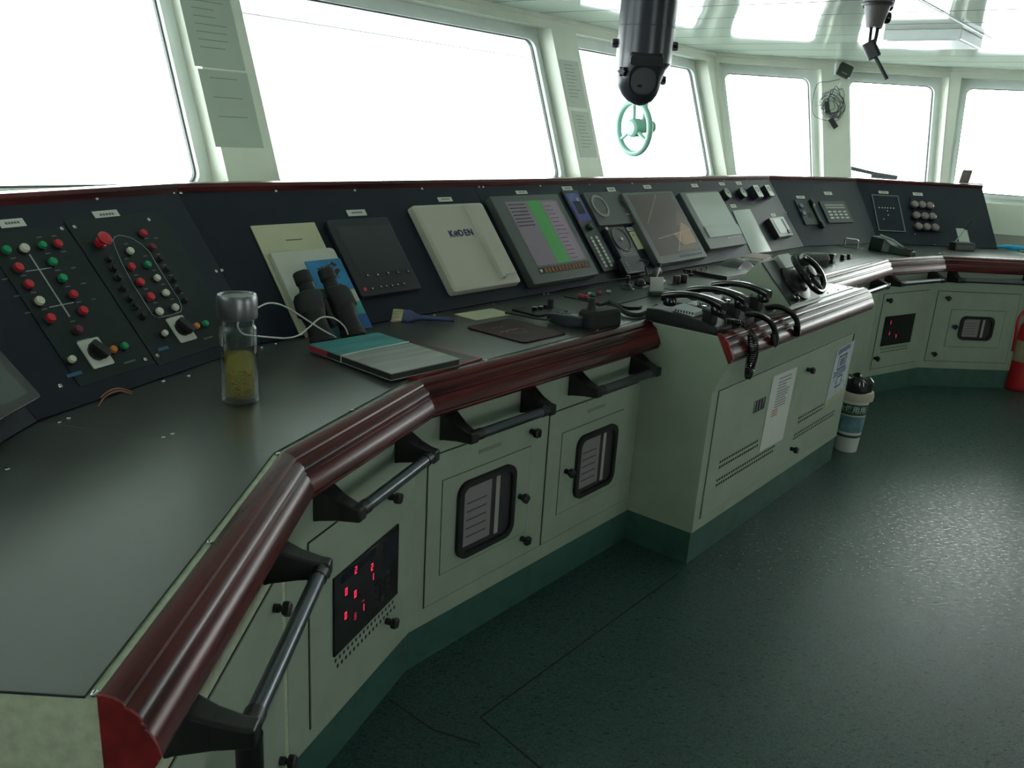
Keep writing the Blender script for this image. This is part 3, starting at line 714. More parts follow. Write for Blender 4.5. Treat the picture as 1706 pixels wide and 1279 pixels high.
marks(m, d2, [(208, 408), (209, 433), (240, 428), (225, 460), (255, 452), (241, 483), (270, 475), (257, 506), (285, 500), (242, 399), (258, 398), (182, 437), (190, 452), (198, 468), (208, 484), (218, 500), (228, 515), (262, 425), (272, 443), (283, 460), (292, 477), (300, 490)], .014, .003)
marks(m, d2, [(288, 529), (345, 564)], .035, .004); m.mi(3); marks(m, d2, [(270, 582)], .035, .008)
m.obj('board_plate', ['boardmetal', 'line', 'ink_soft', 'lineblue'], d2.root)
for c, r, px, py in [('red', .0095, 240, 387), ('pinkdark', .0090, 255, 410), ('cream', .0095, 218, 417), ('red', .0095, 220, 443), ('green', .0090, 247, 439.5), ('red', .0100, 235, 468.6), ('cream', .0090, 262.7, 462), ('red', .0105, 251.8, 493), ('cream', .0095, 277.4, 487), ('cream', .0100, 266.8, 517.7), ('cream', .0095, 293, 510.8), ('cream', .0080, 275.5, 554), ('orange', .0080, 328.4, 542), ('green', .0080, 343.4, 538)]:
    x, y = d2.h(px, py, .015); d2.put('push_button', button_mesh(c, r), x, y, .005, label={'green': 'green', 'cream': 'white', 'red': 'red', 'pinkdark': 'dull pink', 'orange': 'orange'}[c] + ' push button')
for px, py in [(182, 432), (190, 447), (198, 462), (206, 480), (216, 497), (226, 511), (238, 526), (266, 431), (278, 449), (290, 466), (298, 483), (308, 500)]:
    x, y = d2.h(px, py, .01); d2.put('push_button', button_mesh('blackmatte', .0075), x, y, .005, label='black push button')
x, y = d2.h(175, 396.7, .03)
mm = MB(); mm.lathe([(.014, 0), (.014, .010), (.010, .012), (.010, .020), (.0185, .022), (.0185, .027), (.013, .032), (0, .034)], 24)
d2.put('mushroom_button', mm.mesh('mushroom_button', 'red', True), x, y, .005, label='large red mushroom push button')
x, y = d2.h(300, 550); rotary(d2, x, y, .005)
nameplate(d2, [(152, 353.5), (194, 351), (199, 364), (158, 367)])
screws_b = [(101, 383), (122, 380), (246, 367.6), (240, 600.5), (260, 594)]
for px, py in screws_b: x, y = d2.h(px, py); d2.put('screw', screw_me, x, y, .005)

# ---- grey flat monitor at the left edge on panel A
M['monitor_grey'] = mat('dim_grey_screen', (0.05, 0.062, 0.060), 0.25)
q = (hit(PF[0], 70, 660, .05), hit(PF[0], 0, 588, .05))
xr0 = q[0][0]; yb0 = q[0][1]; dm = Dev(PF[0], 'flat_monitor', 'grey flat monitor standing off the panel at the left edge of the photo', 'monitor', (xr0 - .16, yb0 + .12))
m = dm.mb(); m.prism(rrect(xr0 - .33, xr0, yb0, yb0 + .26, .008, 3), .035, .05); m.obj('housing', 'black', dm.root, bevel=.002)
m = dm.mb(); m.box(xr0 - .315, xr0 - .028, yb0 + .02, yb0 + .245, .05, .0505); m.obj('screen', 'monitor_grey', dm.root)
m = dm.mb(); m.cyl(xr0 - .16, yb0 + .12, .003, .035, .04); m.obj('mount', 'black', dm.root)

# ---- black monitor behind the binoculars (panel C)
M['screen_off'] = mat('dark_switched_off_screen', (0.035, 0.037, 0.042), 0.25)
M['bezel'] = mat('black_bezel', (0.016, 0.018, 0.024), 0.4)
M['white_mark'] = mat('white_symbol', (0.5, 0.5, 0.5), 0.5)
def monitor(Fm, name, label, outer, screen, z, bez, scr, raise_=.03, round_=.008, lip=.004):
    X = quad(Fm, outer, z + raise_); d = Dev(Fm, name, label, 'display', cen(X), z)
    m = d.mb(); m.prism(rrect(*X, round_, 4), z, z + raise_); m.obj('housing', bez, d.root, bevel=.003)
    S = quad(Fm, screen, z + raise_)
    return d, X, S
d, X, S = monitor(PF[2], 'display_unit', 'switched off black display with a row of small symbols and one red button', [(546, 366), (645, 361), (704, 481), (599, 493)], [(563, 378), (651, 374), (682, 450), (594, 457)], .003, 'bezel', 'screen_off', .022)
m = d.mb(); m.box(*S, .0245, .0256); m.obj('screen', 'screen_off', d.root)
for i, (px, py) in enumerate([(612, 459), (629, 458), (646, 455), (662.6, 454), (679.5, 452)]):
    x, y = d.h(px, py, .025); m = d.mb(); m.cyl(x, y, .025, .028, .006, n=12); m.mi(1).box(x - .003, x + .003, y - .0025, y + .002, .028, .0284); m.obj('key', ['bezel', 'white_mark'], d.root)
for i, (px, py) in enumerate([(607.7, 482.5), (620, 481), (634, 478), (643, 477), (653, 476), (662, 474.5), (672, 473)]):
    x, y = d.h(px, py, .025); m = d.mb(); m.cyl(x, y, .025, .0285, .0065 if i == 0 else .0045, n=14)
    if i: m.mi(1).box(x - .0028, x + .0028, y - .002, y + .002, .0285, .0289); m.i = 0
    m.obj('key', ['redkey' if i == 0 else 'bezel', 'white_mark'], d.root, label='red power key' if i == 0 else None)
nameplate(d, [(575, 351), (607, 350), (610, 360), (580, 361)])
# ---- white radar cover
X = quad(PF[2], [(693, 343), (806, 337), (863, 465), (755, 488)], .034)
d = Dev(PF[2], 'display_cover', 'warm white moulded plastic cover with navy lettering, left of the green striped display', 'cover', cen(X))
m = d.mb(); m.loft([[(x, y, .003) for x, y in rrect(X[0] - .006, X[1] + .006, X[2] - .006, X[3] + .006, .012, 4)], [(x, y, .030) for x, y in rrect(X[0] - .003, X[1] + .003, X[2] - .003, X[3] + .003, .012, 4)], [(x, y, .036) for x, y in rrect(X[0] + .010, X[1] - .010, X[2] + .010, X[3] - .010, .010, 4)]])
m.obj('cover_shell', 'koden', d.root, bevel=.002)
w = X[1] - X[0]; hh = X[3] - X[2]
m = d.mb(); xa = X[0] + w * .70; m.loft([[(xa, X[2] + hh * .045, .035), (xa + .028, X[2] + hh * .045, .035), (xa + .028, X[3] - hh * .03, .035), (xa, X[3] - hh * .03, .035)], [(xa + .006, X[2] + hh * .06, .050), (xa + .022, X[2] + hh * .06, .050), (xa + .022, X[3] - hh * .04, .050), (xa + .006, X[3] - hh * .04, .050)]])
m.obj('raised_rib', 'koden', d.root, bevel=.001)
m = d.mb(); m.box(xa + .024, X[1] - .012, X[2] + hh * .09, X[3] - hh * .03, .035, .043); m.obj('raised_pad', 'koden', d.root, bevel=.002)
x, y = d.h(768, 388.5, .036)
M['navy'] = mat('navy_lettering', (0.01, 0.015, 0.09), 0.5)
for i_, ch in enumerate('K.DEN'):
    if ch != '.': text(ch, .036, 'navy', d.root, d.O @ T(x + (i_ - 2) * .0262, y, .0364), 'lettering', .0016)
m = d.mb(); m.at(d.O @ T(x - .0262, y, .0364)); m.torus(.0108, .0014, 24, 6); m.torus(.0055, .0012, 20, 6); m.cyl(0, 0, -.0005, .0012, .003); m.obj('logo_ring', 'navy', d.root)
nameplate(d, [(727, 330), (750, 329), (753.5, 336), (731, 337)])

# ---- display with green stripe
def emis(name, col, s, rough=.15): return mat(name, tuple(c * .3 for c in col), rough, emit=col, es=s)
M['scr_mauve'] = emis('mauve_screen', (0.150, 0.130, 0.155), .45, .4)
M['scr_green'] = emis('green_screen', (0.03, 0.16, 0.035), .8, .4)
M['scr_dark'] = emis('dark_screen_print', (0.04, 0.03, 0.05), .4)
M['scr_lav'] = emis('lavender_screen', (0.19, 0.155, 0.19), .5, .4)
M['bezel_grey'] = mat('grey_green_bezel', (0.085, 0.095, 0.092), 0.45)
d, X, S = monitor(PF[2], 'display_unit', 'large grey display showing a vertical green stripe on a mauve screen', [(819, 327), (932, 322), (994, 455), (888, 476)], [(845, 335), (931, 333), (973, 433), (891, 443)], .003, 'bezel_grey', 'scr_mauve', .036)
w = S[1] - S[0]; hh = S[3] - S[2]; z = .0392
m = d.mb(); m.box(*S, .0375, z)
m.mi(1).box(S[0] + w * .40, S[0] + w * .66, S[2], S[3], z, z + .0003)
m.mi(2)
rnd = random.Random(4)
for i in range(14): m.box(S[0] + w * .70, S[0] + w * (.82 + .1 * rnd.random()), S[2] + hh * (.05 + .065 * i), S[2] + hh * (.058 + .065 * i), z + .0003, z + .0006)
for i in range(7): m.box(S[0] + w * .03, S[0] + w * .34, S[3] - hh * (.06 + .055 * i), S[3] - hh * (.045 + .055 * i), z, z + .0003)
m.mi(3).box(S[0] + w * .68, S[0] + w * .98, S[2] + hh * .02, S[3] - hh * .03, z, z + .0002)
m.obj('screen', ['scr_mauve', 'scr_green', 'scr_dark', 'scr_lav'], d.root)
M['amber'] = emis('amber_backlit_key', (0.26, 0.10, 0.03), .3)
m = d.mb(); m.box(S[0] - .004, S[1] + .004, S[2] - .038, S[2] - .010, .0385, .0398); m.obj('key_strip', 'bezel', d.root)
for i in range(13):
    xk = S[0] + w * (.09 + .068 * i); m = d.mb(); m.box(xk, xk + w * .038, S[2] - .033, S[2] - .015, .0398, .0412); m.obj('key', 'amber', d.root)
m = d.mb(); m.cyl(S[0] + .004, S[2] - .024, .0398, .043, .007); m.obj('key', 'cream', d.root, label='round pale key')
nameplate(d, [(857.5, 319), (876, 318), (878, 323.5), (860, 324)])

# ---- narrow blue display with keypad
M['scr_blue'] = emis('deep_blue_screen', (0.035, 0.035, 0.16), .55)
X0 = quad(PF[2], [(937, 320), (965, 319), (1021, 452), (998, 455)])
d = Dev(PF[2], 'transponder_unit', 'narrow unit with a deep blue screen above two columns of pale keys', 'instrument', cen(X0))
m = d.mb(); m.prism(rrect(*X0, .004, 2), .003, .014); m.obj('housing', 'bezel', d.root, bevel=.002)
w = X0[1] - X0[0]; hh = X0[3] - X0[2]
m = d.mb(); m.box(X0[0] + w * .1, X0[1] - w * .1, X0[2] + hh * .62, X0[3] - hh * .04, .0135, .0148)
m.mi(1).box(X0[0] + w * .3, X0[0] + w * .75, X0[2] + hh * .70, X0[2] + hh * .86, .0148, .0151)
m.mi(2).box(X0[0] + w * .62, X0[0] + w * .75, X0[2] + hh * .86, X0[2] + hh * .90, .0151, .0154)
m.obj('screen', ['scr_blue', 'panel', 'white_mark'], d.root)
m = d.mb(); m.at(d.O @ T((X0[0] + X0[1]) / 2, X0[2] + hh * .53, .014)); m.lathe([(.017, 0), (.017, .010), (.014, .016), (0, .017)], 24)
M['darkgreen'] = mat('dark_green_gloss_knob', (0.012, 0.035, 0.022), 0.15)
m.obj('knob', 'darkgreen', d.root, smooth=True)
for j in range(2):
    for i in range(9):
        xx = X0[0] + w * (.26 + .36 * j); yy = X0[2] + hh * (.40 - .043 * i); m = d.mb(); m.box(xx - .0085, xx + .0085, yy - .0065, yy + .0065, .014, .0175); m.obj('key', 'keywhite', d.root)
nameplate(d, [(934.5, 312), (951, 311), (953, 317), (937, 318)])

# ---- compass repeater
M['plate_mid'] = mat('grey_instrument_face', (0.055, 0.055, 0.06), 0.4)
M['dial_grey'] = mat('grey_dial_ring', (0.26, 0.25, 0.23), 0.5)
M['dial_in'] = mat('dark_dial_card', (0.07, 0.07, 0.065), 0.35)
X0 = quad(PF[2], [(972, 320), (1036, 320), (1056, 372), (995, 376)], .02)
d = Dev(PF[2], 'compass_repeater', 'square instrument with a pale grey dial ring between the green and brown displays', 'instrument', cen(X0))
m = d.mb(); m.prism(rrect(*X0, .006, 3), .003, .024); m.obj('housing', 'plate_mid', d.root, bevel=.002)
x, y = d.h(999.6, 343.5, .024)
m = d.mb(); m.at(d.O @ T(x, y, .024)); m.lathe([(.060, 0), (.060, .003), (.059, .004), (.047, .004), (.047, 0)], 40, cap=False); m.mi(1); m.cyl(0, 0, 0, .0012, .048, n=40); m.mi(1)
for i in range(36): m.at(d.O @ T(x, y, .024) @ RZ(i * math.pi / 18)); m.box(.052, .057, -.0008, .0008, .004, .0043)
m.obj('dial', ['dial_grey', 'dial_in'], d.root)
for i in range(2): m = d.mb(); m.box(X0[1] - .050 + .024 * i, X0[1] - .036 + .024 * i, X0[3] - .085, X0[3] - .055, .024, .0265); m.obj('key', 'bezel', d.root)
m = d.mb(); m.box(X0[1] - .055, X0[1] - .025, X0[2] + .045, X0[2] + .049, .024, .0265); m.obj('slot', 'white_mark', d.root)
nameplate(d, [(1009, 313), (1023, 313), (1025, 320), (1012, 320)])

# ---- round dial unit below it
X0 = quad(PF[2], [(1012, 379), (1040, 376), (1063, 424), (1033, 432)], .03)
d = Dev(PF[2], 'echo_dial_unit', 'dark boxed dial below the compass repeater, beside a yellow note', 'instrument', cen(X0))
m = d.mb(); m.prism(rrect(*X0, .004, 3), .003, .030); m.obj('housing', 'bezel', d.root, bevel=.002)
w = X0[1] - X0[0]; hh = X0[3] - X0[2]
m = d.mb(); m.at(d.O @ T((X0[0] + X0[1]) / 2, X0[2] + hh * .58, .03)); m.lathe([(w * .42, 0), (w * .42, .004), (w * .38, .004), (w * .36, .001), (0, .001)], 30); m.mi(1).cyl(0, 0, .001, .006, .008); m.obj('dial', ['plate_mid', 'plate'], d.root, smooth=True)
m = d.mb()
for i in range(4): m.box(X0[0] + w * .12, X0[1] - w * .12, X0[2] + hh * (.05 + .06 * i), X0[2] + hh * (.075 + .06 * i), .03, .0312)
m.obj('grille', 'dial_grey', d.root)
m = d.mb(); m.box(X0[0] - .002, X0[0] + .014, X0[3] - .012, X0[3] + .002, .03, .0325); m.obj('corner_clip', 'plate', d.root)
# yellow note + plate
X0 = quad(PF[2], [(1048, 387), (1062, 385), (1075, 413.5), (1061, 417)])
d = Dev(PF[2], 'sticky_note', 'pale yellow note stuck on the panel left of the brown display', 'note', cen(X0))
M['yellow_note'] = mat('pale_yellow_paper', (0.68, 0.66, 0.42), 0.8)
m = d.mb(); m.box(*X0, .003, .0045); m.mi(1).box(X0[0] + .015, X0[0] + .028, X0[3] - .022, X0[3] - .017, .0045, .0047); m.obj('note_paper', ['yellow_note', 'ink_grey'], d.root)
nameplate(d, [(1042, 380), (1054, 378.5), (1057, 384), (1045, 386)])
# radio telephone cradle at the panel foot
X0 = quad(PF[2], [(1033, 433), (1062, 428), (1072, 452), (1038, 461)], .03)
d = Dev(PF[2], 'microphone_cradle', 'small black radio with cradle and grille at the foot of the panel', 'radio', cen(X0))
m = d.mb(); m.prism(rrect(*X0, .006, 3), .003, .045); m.obj('housing', 'black', d.root, bevel=.003)
m = d.mb()
for i in range(4): m.box(X0[0] + .02, X0[0] + .045, X0[3] - .03 - .014 * i, X0[3] - .022 - .014 * i, .045, .0465)
m.obj('key_block', 'bezel_grey', d.root)
m = d.mb(); m.tube([(X0[1] - .01, X0[3] - .02, .045), (X0[1] - .006, X0[3] - .05, .075), (X0[1] - .02, X0[2] + .01, .055), (X0[1] + .03, X0[2] - .01, .02)], .004, 8); m.obj('cord', 'black', d.root, smooth=True)

# ---- brown display
M['scr_brown'] = emis('dark_brown_screen', (0.050, 0.027, 0.022), .35, .2)
M['scr_tan'] = emis('tan_screen_area', (0.22, 0.14, 0.07), .5, .25)
M['scr_rose'] = emis('rose_screen_area', (0.11, 0.065, 0.05), .35, .25)
M['scr_line'] = emis('pale_screen_line', (0.26, 0.20, 0.17), .4, .3)
d, X, S = monitor(PF[2], 'display_unit', 'large display with a dark brown chart screen and a tan corner', [(1042, 322), (1121, 317), (1176, 425), (1094, 443)], [(1055, 325), (1122, 321), (1165, 416), (1091, 429)], .003, 'bezel_grey', 'scr_brown', .036)
w = S[1] - S[0]; hh = S[3] - S[2]; z = .0392
m = d.mb(); m.box(*S, .0375, z)
P_ = lambda *a: [(S[0] + w * x, S[2] + hh * y) for x, y in a]
m.mi(1).prism(P_((.62, .12), (.97, .14), (.98, .40), (.86, .50), (.70, .34), (.55, .33)), z, z + .0003)
m.mi(2).prism(P_((.42, .05), (.97, .04), (.97, .13), (.52, .12)), z, z + .0004); m.prism(P_((.70, .45), (.92, .72), (.99, .60), (.98, .42)), z, z + .0002)
m.mi(3); strip(m, P_((.62, .99), (.10, .52)), .003, z + .0004); strip(m, P_((.16, .27), (.98, .36)), .0025, z + .0004); strip(m, P_((.45, .03), (.72, .33)), .004, z + .0004)
m.obj('screen', ['scr_brown', 'scr_tan', 'scr_rose', 'scr_line'], d.root)
for i in range(9): m = d.mb(); m.box(S[0] + w * (.42 + .062 * i), S[0] + w * (.455 + .062 * i), S[2] - .022, S[2] - .011, .039, .0405); m.obj('key', 'bezel', d.root)
nameplate(d, [(1070, 309), (1082, 309), (1085, 314.5), (1073, 315)])

# ---- grey display with curled paper
M['scr_glare'] = emis('painted_screen_glare', (0.13, 0.165, 0.13), .9, .12)  # screen is switched off; its reflected glare is painted in as a glow
d, X, S = monitor(PF[2], 'display_unit', 'switched off display with painted pale grey green glare, right of the brown one', [(1133, 321), (1199, 317), (1241, 404), (1184, 417)], [(1146, 322), (1199, 320), (1230, 382), (1178, 396)], .003, 'bezel_grey', 'scr_glare', .034)
m = d.mb(); m.box(*S, .0355, .0372); m.obj('screen', 'scr_glare', d.root)
w = S[1] - S[0]
for i in range(6): m = d.mb(); m.box(S[0] + w * (.5 + .07 * i), S[0] + w * (.54 + .07 * i), S[2] - .034, S[2] - .026, .037, .0385); m.obj('key', 'white_mark', d.root)
nameplate(d, [(1149.5, 307), (1160, 307), (1163, 312), (1153, 312.5)])
M['film'] = mat('cloudy_plastic_film', (0.36, 0.40, 0.36), 0.22)
pq = Dev(PF[2], 'folded_paper', 'folded pale paper tucked along the bottom of the pale display', 'paper', ((S[0] + S[1]) / 2, S[2] + .02), .0375)
rows_ = []
for j in range(9):
    t = j / 8; xx = S[0] + w * t; bowy = .006 * math.sin(t * 5); rows_.append([(xx, S[2] - .016, .040), (xx, S[2] + .02, .043 + .002 * math.sin(t * 7)), (xx, S[2] + .052 + bowy, .040), (xx, S[2] + .052 + bowy, .0385), (xx, S[2] - .016, .0385)])
m = pq.mb(); m.loft(rows_); m.obj('sheet', 'film', pq.root, smooth=True)

# ---- gauges
def gauge(name, label, c, r, sq=False, group=None):
    d = Dev(PF[2], name, label, 'gauge', c, group=group); x, y = c; m = d.mb()
    if sq: m.prism(rrect(x - r, x + r, y - r * 1.12, y + r * 1.12, .006, 3), .003, .045); m.obj('housing', ['bezel'], d.root, bevel=.001)
    else:
        m.at(d.O @ T(x, y, .003)); m.lathe([(r * 1.02, 0), (r * 1.02, .024), (r, .030), (r * .9, .030)], 30); m.obj('housing', 'black', d.root, smooth=True)
    z = .045 if sq else .034
    m = d.mb()
    if sq: m.prism(rrect(x - r * .96, x + r * .96, y - r * 1.08, y + r * 1.08, .005, 3), z, z + .002)
    else: m.cyl(x, y, z - .002, z + .001, r * .92, n=30)
    z += .002 if sq else .001
    m.mi(1); m.at(d.O @ T(x, y, z))
    m.torus(r * .72, .0016, 24, 5, rad(-40), rad(170)); m.box(-.001, .001, -r * .2, r * .62, 0, .0012); m.cyl(0, 0, 0, .002, .005, n=12)
    m.obj('dial_face', ['dial_white', 'ink'], d.root)
    return d
M['dial_white'] = mat('pale_dial_face', (0.44, 0.48, 0.42), 0.35)
gr = None
x, y = hit(PF[2], 1212, 322, .03); g1 = gauge('round_gauge', 'round dial gauge, leftmost of the four gauges', (x, y), .034)
nameplate(g1, [(1196.5, 305), (1205, 304), (1207, 309), (1199, 309.5)])
x, y = hit(PF[2], 1238, 320.5, .03); g2 = gauge('round_gauge', 'second round dial gauge from the left, touching the square gauges', (x, y), .034)
nameplate(g2, [(1224.5, 303.5), (1233, 303), (1235, 308), (1227, 308.5)])
x, y = hit(PF[2], 1263, 318, .045); gauge('square_gauge', 'first of the two square gauges, nearer the round ones', (x, y), .038, True)
x, y = hit(PF[2], 1282, 317, .045); gauge('square_gauge', 'rightmost square gauge at the end of the greyish panel', (x, y), .036, True)
# clear sheet hanging on the panel
a = hit(PF[2], 1219, 352); b_ = hit(PF[2], 1248, 349); c_ = hit(PF[2], 1284, 419); e_ = hit(PF[2], 1252, 424)
d = Dev(PF[2], 'plastic_sheet', 'cloudy plastic sheet hanging on the panel beside the pale display', 'sheet', ((a[0] + c_[0]) / 2, (a[1] + c_[1]) / 2))
R_ = []
for j in range(9):
    t = j / 8; l = (e_[0] + (a[0] - e_[0]) * t, e_[1] + (a[1] - e_[1]) * t); r__ = (c_[0] + (b_[0] - c_[0]) * t, c_[1] + (b_[1] - c_[1]) * t)
    R_.append([(l[0], l[1], .0035), (l[0], l[1], .006), ((l[0] + r__[0]) / 2, (l[1] + r__[1]) / 2, .011 + .004 * math.sin(t * 6)), (r__[0], r__[1], .006), (r__[0], r__[1], .0035)])
m = d.mb(); m.loft(R_); m.obj('sheet', 'film', d.root, smooth=True)
nameplate(d, [(1215, 341), (1224, 341), (1226.5, 346), (1218, 346.5)])
# printer box
X0 = quad(PF[2], [(1281, 364), (1303, 361), (1320, 392), (1296, 396.5)], .03)
d = Dev(PF[2], 'printer_box', 'small square grey box with a pale window and black latch under the gauges', 'printer', cen(X0))
m = d.mb(); m.prism(rrect(*X0, .004, 2), .003, .036); m.mi(1).prism(rrect(X0[0] + .002, X0[1] - .002, X0[2] + .002, X0[3] - .002, .004, 2), .036, .038)
M['grey_mint'] = mat('grey_green_plastic', (0.26, 0.31, 0.27), 0.4)
m.obj('housing', ['black', 'grey_mint'], d.root)
w = X0[1] - X0[0]; hh = X0[3] - X0[2]
m = d.mb(); m.box(X0[0] + w * .16, X0[0] + w * .68, X0[2] + hh * .15, X0[3] - hh * .1, .038, .040); m.obj('window', 'dial_white', d.root)
m = d.mb(); m.box(X0[0] + w * .76, X0[0] + w * .84, X0[2] + hh * .2, X0[3] - hh * .12, .038, .040); m.box(X0[0] + w * .7, X0[0] + w * .92, X0[2] + hh * .12, X0[2] + hh * .28, .038, .046); m.obj('latch', 'black', d.root)
nameplate(d, [(1282, 356.5), (1290, 356), (1292.5, 361), (1285, 361.5)])

# ---- panel D: intercom and keypad
X0 = quad(PF[3], [(1324, 334.5), (1346, 334), (1360.5, 375), (1339, 375.5)])
d = Dev(PF[3], 'intercom_unit', 'small dark intercom with two raised grey keys', 'intercom', cen(X0))
m = d.mb(); m.prism(rrect(*X0, .004, 2), .003, .010); m.obj('housing', 'bezel', d.root, bevel=.001)
for px, py in [(1335.5, 342.5), (1340, 354.5)]: x, y = d.h(px, py, .02); m = d.mb(); m.box(x - .016, x + .016, y - .014, y + .014, .010, .022); m.obj('key', 'dial_grey2', d.root, bevel=.002)
m = d.mb(); x, y = d.h(1347, 360); m.box(x - .022, x + .022, y - .02, y + .02, .010, .0105); m.obj('grille', 'panel', d.root)
nameplate(d, [(1325, 326.5), (1339.5, 327), (1340.5, 331.5), (1327, 331)])
xa, ya = hit(PF[3], 1353, 332, .02); xb, yb2_ = hit(PF[3], 1372, 379, .02)
d = Dev(PF[3], 'wall_handset', 'slim black handset hung between the intercom and the keypad', 'handset', ((xa + xb) / 2, (ya + yb2_) / 2))
m = d.mb(); xm = (xa + xb) / 2 - .005; m.loft([[(xm - .014, y_, z0), (xm + .014, y_, z0), (xm + .012, y_, z1), (xm - .012, y_, z1)] for y_, z0, z1 in [(yb2_, .003, .03), (yb2_ + .04, .003, .03), (yb2_ + .055, .008, .022), (ya - .055, .008, .022), (ya - .04, .003, .03), (ya, .003, .028)]]); m.obj('handset_body', 'black', d.root, bevel=.003)
m = d.mb(); m.cyl(xm, ya - .02, .028, .031, .009); m.obj('earpiece', 'bezel', d.root)
X0 = quad(PF[3], [(1363.6, 336.5), (1407, 336.5), (1418, 372), (1378, 372)])
d = Dev(PF[3], 'alarm_keypad', 'dark keypad unit with rows of small pale keys, right of the intercom', 'keypad', cen(X0))
m = d.mb(); m.prism(rrect(*X0, .004, 2), .003, .012); m.obj('housing', 'bezel', d.root, bevel=.001)
w = X0[1] - X0[0]; hh = X0[3] - X0[2]
for j in range(3):
    for i in range(4): m = d.mb(); m.box(X0[0] + w * (.14 + .20 * i), X0[0] + w * (.27 + .20 * i), X0[2] + hh * (.18 + .14 * j), X0[2] + hh * (.25 + .14 * j), .012, .0145); m.obj('key', 'keywhite', d.root)
m = d.mb()
for j in range(2): m.box(X0[0] + w * .14, X0[1] - w * .10, X0[2] + hh * (.66 + .12 * j), X0[2] + hh * (.72 + .12 * j), .012, .0125)
m.obj('label_strip', 'dial_grey', d.root)
nameplate(d, [(1371.6, 320), (1384.6, 320), (1385.8, 325), (1373.5, 325)])

# ---- panel E: alarm board and nine lamps
X0 = quad(PF[4], [(1450.7, 325.4), (1496.6, 326.4), (1507, 387.5), (1463, 385.6)])
d = Dev(PF[4], 'alarm_board', 'framed black board with a row of tiny pale lights', 'alarm board', cen(X0))
m = d.mb(); m.box(*X0, .003, .008); m.mi(1)
w = X0[1] - X0[0]; hh = X0[3] - X0[2]
m.ring([(X0[0], X0[2]), (X0[1], X0[2]), (X0[1], X0[3]), (X0[0], X0[3])], [(X0[0] + .008, X0[2] + .008), (X0[1] - .008, X0[2] + .008), (X0[1] - .008, X0[3] - .008), (X0[0] + .008, X0[3] - .008)], .008, .0095)
M['line_g'] = mat('grey_green_frame', (0.13, 0.16, 0.15), 0.5)
m.obj('board_plate', ['panel', 'line_g'], d.root)
for px, py in [(1465, 345.5), (1470, 345.7), (1474.5, 346), (1479, 346.2), (1484, 346.4), (1489, 346.6), (1478.5, 351), (1480, 358), (1472.5, 364.5)]:
    x, y = d.h(px, py, .01); m = d.mb(); m.cyl(x, y, .008, .011, .0045, n=10); m.obj('indicator_light', 'plate', d.root)
nameplate(d, [(1463, 318.5), (1479, 319), (1480, 323), (1464, 322.7)])
X0 = quad(PF[4], [(1515, 328), (1559, 330), (1568, 388), (1527, 384)])
d = Dev(PF[4], 'lamp_board', 'black board carrying nine round glassy lamps in three rows', 'lamp board', cen(X0))
m = d.mb(); m.box(*X0, .003, .007); m.obj('board_plate', 'panel', d.root)
M['lampglass'] = mat('clear_brownish_lamp_lens', (0.20, 0.17, 0.165), 0.18)
mm = MB(); mm.lathe([(.030, 0), (.030, .012), (.027, .016)], 24); mm.mi(1); mm.lathe([(.027, .015), (.026, .028), (.018, .034), (0, .036)], 24)
lm = mm.mesh('round_lamp', ['black', 'lampglass'], True)
for px, py in [(1524.3, 339.7), (1537, 340.3), (1550, 341.7), (1527.5, 357.8), (1541.5, 358.9), (1554.3, 359.8), (1531, 376), (1544.7, 377), (1558.7, 378)]:
    x, y = d.h(px, py, .03); d.put('round_lamp', lm, x, y, .007)
nameplate(d, [(1520, 321), (1536, 322), (1537, 326.5), (1521, 326)])
X0 = quad(PF[4], [(1592, 381), (1608, 381), (1617, 404), (1598, 405.5)])
tag(MB().box(0, X0[1] - X0[0], 0, X0[3] - X0[2], .003, .0045).obj('paper_label', 'dial_white', None, mw=PF[4] @ T(X0[0], X0[2])), 'small pale paper label on the right end of the farthest panel', 'label')
M['brownknob'] = mat('dark_brown_knob', (0.035, 0.018, 0.020), 0.3)
M['padred_'] = mat('dark_plum_display', (0.05, 0.035, 0.04), 0.25)
M['grey_dim'] = mat('dim_grey_metal', (0.11, 0.115, 0.11), 0.35)
M['paper_pink'] = mat('pinkish_paper', (0.55, 0.42, 0.40), 0.7)
M['phone_body'] = mat('dark_blue_grey_phone_plastic', (0.013, 0.016, 0.018), 0.4, spec=0.3)
M['grey_dark'] = mat('dark_grey_face_plate', (0.075, 0.08, 0.08), 0.3)
M['bright_plate'] = mat('satin_metal_plate', (0.30, 0.31, 0.30), 0.28, metal=0.5)
M['dark_radio'] = mat('green_black_radio_plastic', (0.012, 0.022, 0.018), 0.35)
# ================================================================== THINGS ON THE WORKTOPS
D2, D1, D3, D4 = DF[2], DF[1], DF[3], DF[4]
def lean(x, z0=0.0): # frame leaning on panel C with its foot on the desk
    return PF[2] @ T(x, 0, 0)
# --- tea bottle
M['bglass'] = glass_mat('bottle_glass', (0.95, 0.97, 0.96), 0.85, 2.2, 0.05)
def tea_mat():
    m, n, l, b = new_mat('yellow_green_tea'); n.remove(b)
    tr = n.new('ShaderNodeBsdfTransparent'); tr.inputs[0].default_value = (0.92, 0.86, 0.48, 1)
    tl = n.new('ShaderNodeBsdfTranslucent'); tl.inputs[0].default_value = (0.75, 0.66, 0.26, 1)
    df = n.new('ShaderNodeBsdfDiffuse'); df.inputs[0].default_value = (0.55, 0.48, 0.18, 1)
    a = n.new('ShaderNodeAddShader'); l.new(tl.outputs[0], a.inputs[0]); l.new(df.outputs[0], a.inputs[1])
    mx = n.new('ShaderNodeMixShader'); mx.inputs[0].default_value = 0.15; l.new(tr.outputs[0], mx.inputs[1]); l.new(a.outputs[0], mx.inputs[2]); l.new(mx.outputs[0], n['Material Output'].inputs[0])
    return m
M['tea'] = tea_mat()
